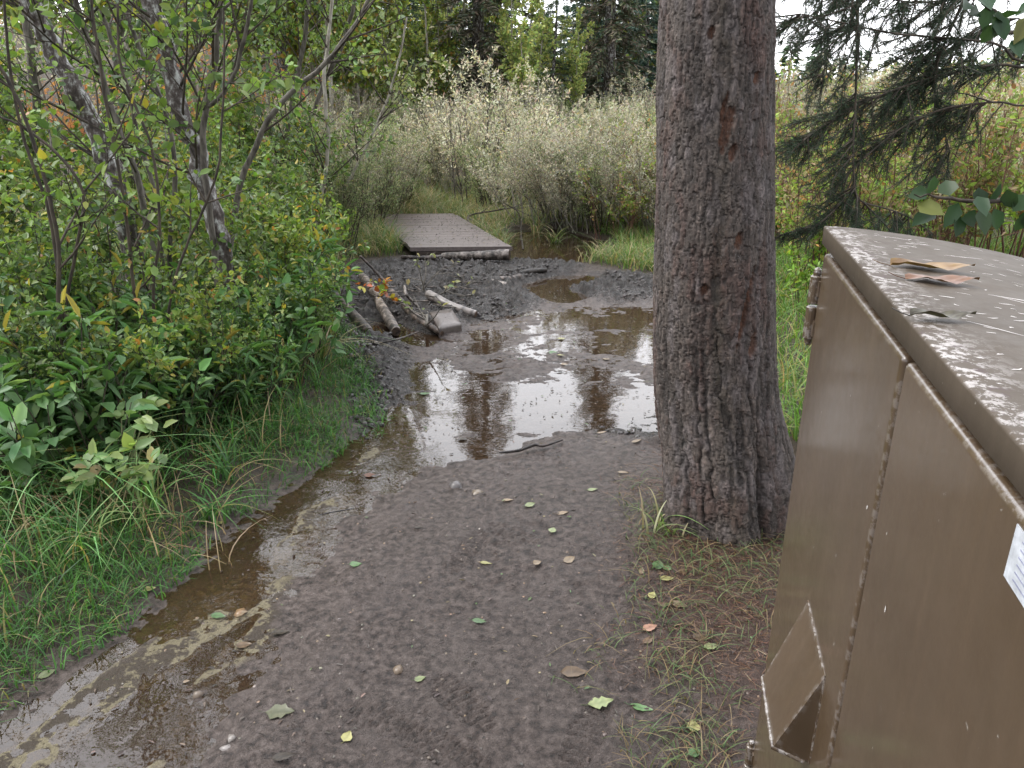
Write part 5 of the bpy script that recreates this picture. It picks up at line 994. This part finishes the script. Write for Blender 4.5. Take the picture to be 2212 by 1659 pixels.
n = len(p); blades(gb, rng, p, rng.uniform(.08, .34, n)*np.where(p[:, 0] < -1, 1.3, .8), rng.uniform(.4, 1.4, n), rng.uniform(.004, .008, n), col=pick(rng, n, TALLP), segs=3)
tag(gb.build('grass', M['grass'], None), 'long pale green and straw grass around the boardwalk and the pond', 'grass', kind='stuff')
gb = MB()
p = scatter(rng, 60000, .75, 5.5, 3.2, 9.5, lambda x, y, z: sstep(.0, .3, -z['path'])*(.3+.7*fbm(x*2, y*2, 98, 2))*(z['pond'] < -.02))
n = len(p); blades(gb, rng, p, rng.uniform(.06, .28, n), rng.uniform(.3, 1.2, n), rng.uniform(.004, .008, n), col=pick(rng, n, [(3, (.11, .22, .05)), (3, (.16, .29, .06)), (1.5, (.30, .30, .10)), (.7, (.36, .28, .15))]), segs=3)
tag(gb.build('grass', M['grass'], None), 'mixed green grass right of the spruce trunk behind the locker', 'grass', kind='stuff')
# sparse reclining blades by the trunk and locker
gb = MB()
def sparse(x, y, z):
    r1 = np.hypot(x-.80, y-2.55); return np.where((r1 < .62) & (x > .42), sstep(.62, .3, r1)*.55, 0)+sstep(.62, .2, np.hypot((x-.47)*1.6, (y-1.65)*.9))*.9*sstep(.4, .6, fbm(x*8, y*8, 99, 2))
p = scatter(rng, 9500, .05, 1.6, 1.2, 3.2, sparse); n = len(p); blades(gb, rng, p, rng.uniform(.03, .10, n), rng.uniform(.9, 1.9, n), rng.uniform(.0016, .0030, n), col=pick(rng, n, [(3, (.085, .135, .05)), (2, (.14, .165, .075)), (3, (.20, .15, .085)), (1, (.06, .11, .04))]), segs=4, droop=1.0)
tag(gb.build('grass', M['grass'], None), 'sparse trampled grass blades at the foot of the trunk and locker', 'grass', kind='stuff')
# brown needle litter
gb = MB()
x = rng.uniform(.25, 1.9, 60000); y = rng.uniform(1.2, 3.4, 60000)
ll = .75*sstep(1.1, .35, np.hypot((x-TRUNK_C[0]-.2)*1.35, (y-TRUNK_C[1]+.55)*.75)+.5*(fbm(x*4, y*4, 15, 3)-.5)); k = ll > rng.random(60000); x, y = x[k], y[k]; n = len(x)
an = rng.uniform(0, 6.3, n); leaves(gb, np.stack([x, y, H(x, y)+rng.uniform(.001, .007, n)], 1), np.stack([np.cos(an), np.sin(an), rng.uniform(-.1, .25, n)], 1), norm(np.array([0, 0, 1.])+rng.normal(0, .5, (n, 3))), rng.uniform(.012, .04, n), rng.uniform(.001, .0022, n), NEED, pick(rng, n, [(3, (.12, .058, .034)), (2, (.19, .105, .06)), (3, (.06, .03, .02)), (.4, (.28, .20, .12))]))
tag(gb.build('needle_litter', M['fallen'], None), 'reddish brown dropped needles around the foot of the spruce', 'needle litter', kind='stuff')
# dry grass stalks, bent, on the left
gb = MB(); q = GP([(20+rng.uniform(0, 480), rng.uniform(1010, 1230)) for _ in range(170)]); p = np.column_stack([q, H(q[:, 0], q[:, 1])]); n = len(p); blades(gb, rng, p, rng.uniform(.1, .28, n), rng.uniform(.1, 1.6, n), rng.uniform(.003, .005, n), col=pick(rng, n, [(2, (.36, .27, .17)), (1, (.24, .15, .09)), (1, (.42, .34, .2))]), segs=6)
tag(gb.build('dry_grass', M['grass'], None), 'bent straw-coloured dead grass stalks at the lower left', 'dry grass', kind='stuff')
# sedge tufts: arching long blades, each tuft a thing
def tuft(px, py, nb, h, lab, pal, seed):
    r = np.random.default_rng(seed); q = G(px, py); m_ = MB(); p = np.column_stack([r.normal(0, .03, nb), r.normal(0, .03, nb), np.zeros(nb)])
    blades(m_, r, p, h*r.uniform(.55, 1.1, nb), r.uniform(.5, 1.35, nb), r.uniform(.006, .010, nb), col=pick(r, nb, pal), segs=9, droop=1.15)
    o = m_.build('sedge_tuft', M['grass'], None, loc=(q[0], q[1], hz(*q)-.01)); tag(o, lab, 'grass tuft', 'arching grass tufts')
SG = [(3, (.13, .27, .09)), (2, (.18, .33, .12)), (1, (.26, .34, .14))]
tuft(200, 1120, 26, .55, 'big arching sedge tuft in front of the pale blotchy leaves', SG, 1); tuft(330, 1130, 26, .5, 'arching sedge tuft right of the biggest one', SG, 2); tuft(60, 1150, 28, .48, 'arching sedge tuft near the left edge', SG, 3); tuft(-30, 1190, 24, .5, 'arching sedge tuft cut by the left edge', SG, 4)
tuft(460, 1120, 22, .26, 'short dark green tuft at the middle of the left bank', GP_, 5); tuft(480, 1060, 22, .30, 'green tuft beside the narrow-leaved herbs', GP_, 6); tuft(700, 790, 34, .42, 'drooping grass tuft hanging over the churned mud', TALLP, 7); tuft(715, 730, 30, .40, 'drooping grass tuft by the sunken dark log', TALLP, 8)
tuft(1425, 1165, 16, .20, 'pale grass tuft at the left foot of the spruce trunk', [(2, (.22, .30, .12)), (1, (.36, .33, .2))], 9); tuft(205, 1215, 24, .3, 'bright tuft in the short grass at the lower left', SG, 10); tuft(1200, 520, 40, .45, 'green grass tuft standing in the pond edge', TALLP, 11); tuft(1160, 500, 40, .5, 'tall green tuft at the back of the pond', TALLP, 12); tuft(1290, 545, 40, .35, 'low grass tuft on the right shore of the pond', TALLP, 13)
# blotchy pale big-leaved plant between the sedges
q = G(285, 1120); r_ = np.random.default_rng(31); root = empty('blotched_plant', (q[0], q[1], hz(*q))); tag(root, 'plant with large pale yellow-green blotched leaves between the sedge tufts', 'plant')
w = MB(); g = MB()
for k in range(13):
    az = r_.uniform(0, 6.3); e = np.array([.16*math.cos(az), .16*math.sin(az), r_.uniform(.18, .36)]); c = curve([(0, 0, 0), e*.5+[0, 0, .06], e], 8); tube(w, c, .0028, 5, (.12, .14, .06)); n = 5
    leaves(g, np.tile(e, (n, 1))+r_.normal(0, .015, (n, 3)), norm(r_.normal(0, 1, (n, 3))*[1, 1, .3]+e*2), norm(np.array([0, -.5, 1.])+r_.normal(0, .25, (n, 3))), r_.uniform(.045, .085, n), r_.uniform(.03, .055, n), LEAF, pick(r_, n, [(3, (.15, .24, .09)), (2, (.20, .27, .10)), (.4, (.22, .19, .08))]))
w.build('stem', M['col'], root); g.build('foliage', M['leaf'], root)

# ------------------------------------------------------------------ fallen leaves and stones
def flat_leaf(name, px, py, L, Wd, rz, c0, c1, label, curl=.25, group='fallen leaves on the wet ground', cat='leaf', lobes=0):
    r = np.random.default_rng(int(px*7+py)); q = G(px, py); zz0 = hz(*q); zz0 = max(zz0, WL+.001); m_ = MB(); n = 9; s = np.linspace(0, 1, n); V = []; C = []
    c0, c1 = np.array(c0)*.62, np.array(c1)*.62; ph = r.uniform(0, 6, 3)
    for a in s:
        w_ = Wd*.5*max(.04, math.sin(math.pi*min(1, a**.75)))*(1+(.10+lobes)*math.sin(a*20+ph[0]))
        for b in (-1, -.5, 0, .5, 1):
            V.append((L*(a-.5), b*w_, .003+curl*.35*Wd*abs(b)**1.5*(.6+.4*math.sin(ph[1]+a*4+b))+curl*.12*L*math.sin(a*3+ph[2])**2)); C.append((c0+(c1-c0)*r.random())*(.75 if b == 0 else 1))
    i = np.arange(n-1)[:, None]*5+np.arange(4)[None]; m_.add(V, np.stack([i, i+1, i+6, i+5], -1).reshape(-1, 4), np.array(C)); tube(m_, [(-L*.5, 0, .003), (-L*.75, .004, .005)], .0009, 4, c0*.6)
    o = m_.build(name, M['fallen'], None, loc=(q[0], q[1], zz0+.001)); o.rotation_euler = (r.normal(0, .06), r.normal(0, .06), rz); tag(o, label, cat, group)
PG = ((.22, .28, .13), (.34, .38, .18)); GN = ((.10, .20, .08), (.16, .27, .11)); YE = ((.40, .38, .14), (.48, .46, .2)); BR = ((.13, .085, .05), (.22, .15, .09)); PK = ((.36, .19, .13), (.42, .25, .17)); DK = ((.04, .03, .022), (.08, .06, .04)); TN = ((.30, .22, .14), (.40, .31, .2))
FL = [(1420, 1237, .055, .040, 1.2, GN, 'round green leaf in the leaf cluster before the trunk'), (1440, 1243, .040, .028, 1.4, GN, 'smaller green leaf in the cluster before the trunk'), (1440, 1268, .050, .030, .1, YE, 'yellow leaf just below the green leaf cluster'), (1475, 1250, .045, .028, .9, BR, 'brown curled leaf right of the green leaf cluster'),
      (1408, 1297, .036, .026, 1.0, YE, 'small yellow-green leaf below the leaf cluster'), (1385, 1245, .04, .02, 1.4, TN, 'narrow yellowish leaf left of the green leaf cluster'), (1465, 1320, .058, .03, -.4, TN, 'curled tan leaf among the needles before the locker'), (1437, 1322, .046, .018, 0, BR, 'grey-brown leaf scrap beside the curled tan leaf'),
      (1403, 1367, .052, .034, .4, PK, 'pinkish orange leaf on the mud before the trunk'), (1400, 1393, .045, .024, .7, BR, 'brown folded leaf below the pinkish one'), (1452, 1360, .046, .03, 0, DK, 'dark grey leaf right of the pinkish one'), (1512, 1388, .058, .036, .4, BR, 'large crumpled brown leaf near the locker'), (1535, 1408, .05, .03, .3, PG, 'pale green leaf in the grass near the locker'),
      (1297, 1523, .075, .042, .2, PG, 'large pale green toothed leaf on the path at lower right'), (1385, 1532, .065, .032, -.4, GN, 'dark green leaf at the edge of the sparse grass'), (1497, 1573, .046, .036, 1.3, YE, 'yellow-green leaf in the trampled grass at the bottom'), (1500, 1632, .036, .03, .4, GN, 'small green leaf at the bottom beside the locker'),
      (1145, 1100, .048, .032, .6, PG, 'pale green leaf on the path left of the trunk foot'), (1193, 1155, .036, .030, 1.2, PG, 'small pale leaf on the path before the trunk foot'), (1097, 1086, .05, .024, .1, TN, 'tan leaf on the path in the middle distance'), (1215, 1118, .055, .024, .2, TN, 'tan leaf pair on the path near the trunk'), (1230, 1220, .05, .036, .6, TN, 'cream wavy leaf in the middle of the path'),
      (1160, 1225, .036, .026, .6, TN, 'small cream leaf left of the wavy one'), (1050, 1216, .045, .024, -.2, YE, 'yellow leaf by the boot prints'), (1035, 1345, .048, .022, -.1, GN, 'dark green curled leaf in the middle of the path'), (768, 1220, .046, .034, .3, GN, 'dull green leaf right of the rill'), (905, 1141, .04, .016, 0, DK, 'dark narrow leaf right of the rill'), (798, 1020, .05, .034, .1, ((.14, .06, .035), (.2, .09, .05)), 'dark red-brown leaf in the shallow rill'),
      (604, 1360, .062, .028, .3, DK, 'dark curled leaf on the right bank of the rill'), (612, 1638, .062, .024, .3, DK, 'dark curled leaf at the bottom edge of the path'), (470, 1323, .05, .03, -.1, GN, 'green leaf lying in the rill'), (520, 1318, .045, .028, .4, TN, 'orange-tan leaf lying in the rill'), (525, 1385, .048, .034, .2, BR, 'brown veined leaf at the rill edge'),
      (605, 1540, .08, .05, 0, ((.13, .15, .08), (.2, .2, .12)), 'faded green lobed leaf pressed in the mud'), (750, 1590, .035, .03, 1.2, YE, 'torn yellow leaf at the bottom of the path'), (908, 1468, .035, .024, .4, PG, 'small pale leaf in the mud at lower middle'), (1240, 1455, .08, .045, 0, BR, 'brown leaf pressed flat in the mud'), (1280, 1069, .045, .022, .1, PG, 'pale leaf near the left foot of the trunk'),
      (1375, 962, .06, .024, .4, TN, 'tan curled leaf at the near right shore of the puddle'), (1345, 1032, .05, .02, 0, TN, 'flat tan leaf left of the trunk'), (1213, 727, .055, .04, .3, YE, 'yellow leaf floating in the puddle'), (1212, 726+40, .05, .03, .1, YE, 'pale yellow leaf on the puddle mud, middle'), (1310, 772, .05, .03, .1, TN, 'tan leaf on the puddle mud, right'), (1220, 783, .05, .03, .1, TN, 'cream leaf on the puddle mud, centre'),
      (1195, 757, .06, .05, .5, GN, 'green leaf half sunk in the puddle'), (820, 855, .05, .036, .1, YE, 'yellow leaf on the churned left bank'), (817, 823, .055, .03, .2, PG, 'pale green leaf on the churned left bank'), (918, 845, .06, .03, 0, GN, 'green leaf at the left shore of the puddle'), (1000, 942, .05, .03, .5, DK, 'dark leaf sticking up in the near puddle'), (1210, 797, .05, .025, .3, DK, 'dark leaf on the puddle mud'), (1300, 930, .05, .02, .2, TN, 'tan leaf at the near shore of the puddle'),
      (320, 1270, .05, .03, .2, YE, 'pale yellow leaf on the grassy edge of the rill'), (475, 1125, .05, .03, .4, YE, 'yellow leaf on the grassy bank above the rill'), (100, 1450, .05, .03, .8, PG, 'pale leaf on the wet edge at lower left')]
for (px, py, L, Wd, rz, (c0, c1), lab) in FL: flat_leaf('fallen_leaf', px, py, L, Wd, rz, c0, c1, lab, lobes=.2 if 'lobed' in lab or 'toothed' in lab else 0)
# nameless little bits: crumbs, leaf scraps, pebbles
rng = np.random.default_rng(601); gb = MB(); n = 7500; x = rng.uniform(-1.9, 1.4, n); y = 1.2+rng.random(n)**1.4*5.5; z = zones(x, y); k = (z['path'] > .03) & (rng.random(n) < .35+.6*(z['churn'] > .3)+.3*(z['main'] > 0)); x, y = x[k], y[k]; n = len(x)
leaves(gb, np.stack([x, y, np.maximum(H(x, y), WL)+.003], 1), norm(np.stack([rng.normal(0, 1, n), rng.normal(0, 1, n), rng.uniform(0, .35, n)], 1)), norm(np.array([0, 0, 1.])+rng.normal(0, .25, (n, 3))), rng.uniform(.004, .026, n), rng.uniform(.002, .011, n), LEAF, pick(rng, n, [(5, (.045, .035, .03)), (.5, (.16, .135, .08)), (1, (.10, .07, .05)), (.3, (.08, .12, .05))]))
tag(gb.build('litter', M['fallen'], None), 'tiny leaf scraps and crumbs strewn over the mud', 'litter', kind='stuff')
ICO = None
def stones(rng, pos, r, col):
    th = [(0, 0, 1)]+[(math.cos(a)*.9, math.sin(a)*.9, .42) for a in np.linspace(0, 2*math.pi, 6)[:-1]]+[(math.cos(a+.6), math.sin(a+.6), -.4) for a in np.linspace(0, 2*math.pi, 6)[:-1]]
    th = np.array(th); f = [(0, 1+k, 1+(k+1) % 5) for k in range(5)]+[(1+k, 6+k, 1+(k+1) % 5) for k in range(5)]+[(1+(k+1) % 5, 6+k, 6+(k+1) % 5) for k in range(5)]; f = np.array(f); m_ = MB(); n = len(pos)
    sc_ = np.stack([r*rng.uniform(.7, 1.3, n), r*rng.uniform(.7, 1.3, n), r*rng.uniform(.4, .7, n)], 1); v = pos[:, None]+th[None]*sc_[:, None]*(1+rng.normal(0, .12, (n, 11, 1))); m_.add(v.reshape(-1, 3), (np.arange(n)[:, None, None]*11+f[None]).reshape(-1, 3), np.repeat(col, 11, 0)); return m_
n = 1000; x = rng.uniform(-1.2, .9, n); y = 1.2+rng.random(n)*2.3; z = zones(x, y); k = (z['path'] > .1) & (z['main'] < -.05) & (fbm(x*3, y*3, 66, 2) > .42); x, y = x[k], y[k]; n = len(x)
tag(stones(rng, np.stack([x, y, H(x, y)-.001], 1), rng.uniform(.0018, .006, n)**1.0, pick(rng, n, [(3, (.10, .08, .065)), (2, (.17, .12, .075)), (.5, (.22, .19, .16))])).build('gravel', M['wetcol'], None), 'small tan pebbles pressed into the muddy path', 'gravel', kind='stuff')
for (px, py, r, c, lab) in [(487, 1612, .014, (.42, .38, .36), 'pale grey pebble at the lower left of the path'), (500, 1590, .013, (.40, .36, .33), 'pale flat pebble above the grey one at lower left'), (425, 1490, .02, (.26, .20, .15), 'tan stone at the edge of the rill'), (860, 1445, .022, (.27, .20, .14), 'tan stone half buried in the middle of the path'), (517, 1315, .022, (.36, .22, .11), 'orange-brown stone at the rill edge'), (985, 1050, .03, (.20, .18, .18), 'grey flat stone on the wet path'), (1030, 1062, .022, (.30, .24, .18), 'tan flat stone on the wet path beside the grey one')]:
    q = G(px, py); o = stones(rng, np.zeros((1, 3)), np.array([r]), np.array([c])*.5).build('stone', M['wetcol'], None, loc=(q[0], q[1], hz(*q)+r*.05)); tag(o, lab, 'stone')
# churned mud clods
n = 9000; x = rng.uniform(-1.6, 1.4, n); y = rng.uniform(3.3, 8.2, n); z = zones(x, y); k = (z['churn'] > .4) & (z['main'] < .05) & (z['up'] < 0) & (fbm(x*4, y*4, 67, 2) > .45) & (np.hypot(x-bc[0], y-bc[1]) > .28); x, y = x[k], y[k]; n = len(x)
tag(stones(rng, np.stack([x, y, H(x, y)+.003], 1), rng.uniform(.005, .018, n), pick(rng, n, [(3, (.018, .014, .013)), (2, (.034, .027, .025))])).build('mud_clods', M['wetcol'], None), 'dark clods of churned mud by the logs and puddle', 'mud', kind='stuff')
# upright cut brush in the log heap
alder('bare forked brush branch standing in the log heap with a few withered leaves', [(np.array([gz(921, 702, 0.0), gz(921, 702, .10), P(924, 655, 6.0), P(916, 625, 6.1), P(910, 598, 6.2)]), .012, .006, 0, 5, .3),
      (np.array([P(923, 658, 6.0), P(945, 640, 6.0), P(975, 625, 6.0), P(1010, 618, 6.0)]), .008, .003, 0, 5, .22), (np.array([P(912, 628, 6.1), P(920, 590, 6.15), P(918, 560, 6.2), P(925, 545, 6.2)]), .005, .002, 0, 2, .15), (np.array([P(915, 625, 6.1), P(935, 600, 6.1), P(955, 582, 6.1), P(972, 578, 6.1)]), .005, .002, 0, 2, .15)],
      mkS(nb=(3,), leaflev=1, seg=.05), dict(dens=16, L=.05, W=.03, pal=[(2, (.30, .33, .16)), (1, (.36, .32, .2)), (1, (.18, .24, .1))]), 'stem_grey', name='cut_brush', seed=41, cat='branch', thin='stem_grey', sides=7)
alder('bare grey dead branch arching over the dark pond', [(np.array([np.append(G(1050, 520), .02), P(1010, 470, 9.2), P(1070, 455, 9.3), P(1110, 450, 9.4), P(1125, 470, 9.3)]), .012, .006, 0, 6, .35), (np.array([np.append(G(1130, 535), -.02), P(1125, 500, 9.0), P(1120, 460, 9.2), P(1090, 440, 9.3)]), .009, .005, 0, 4, .3)],
      mkS(nb=(3,), leaflev=9, seg=.06, sites=[np.array([[0, 0, .1], [0, 0, .12]])]), dict(dens=1, L=.03, W=.02, pal=PALE), 'stem_brown', name='dead_branch', seed=42, cat='branch', thin='stem_grey', sides=6)
for o in bpy.data.objects:
    if o.type == 'EMPTY' and o.parent is None and not o.children: bpy.data.objects.remove(o)
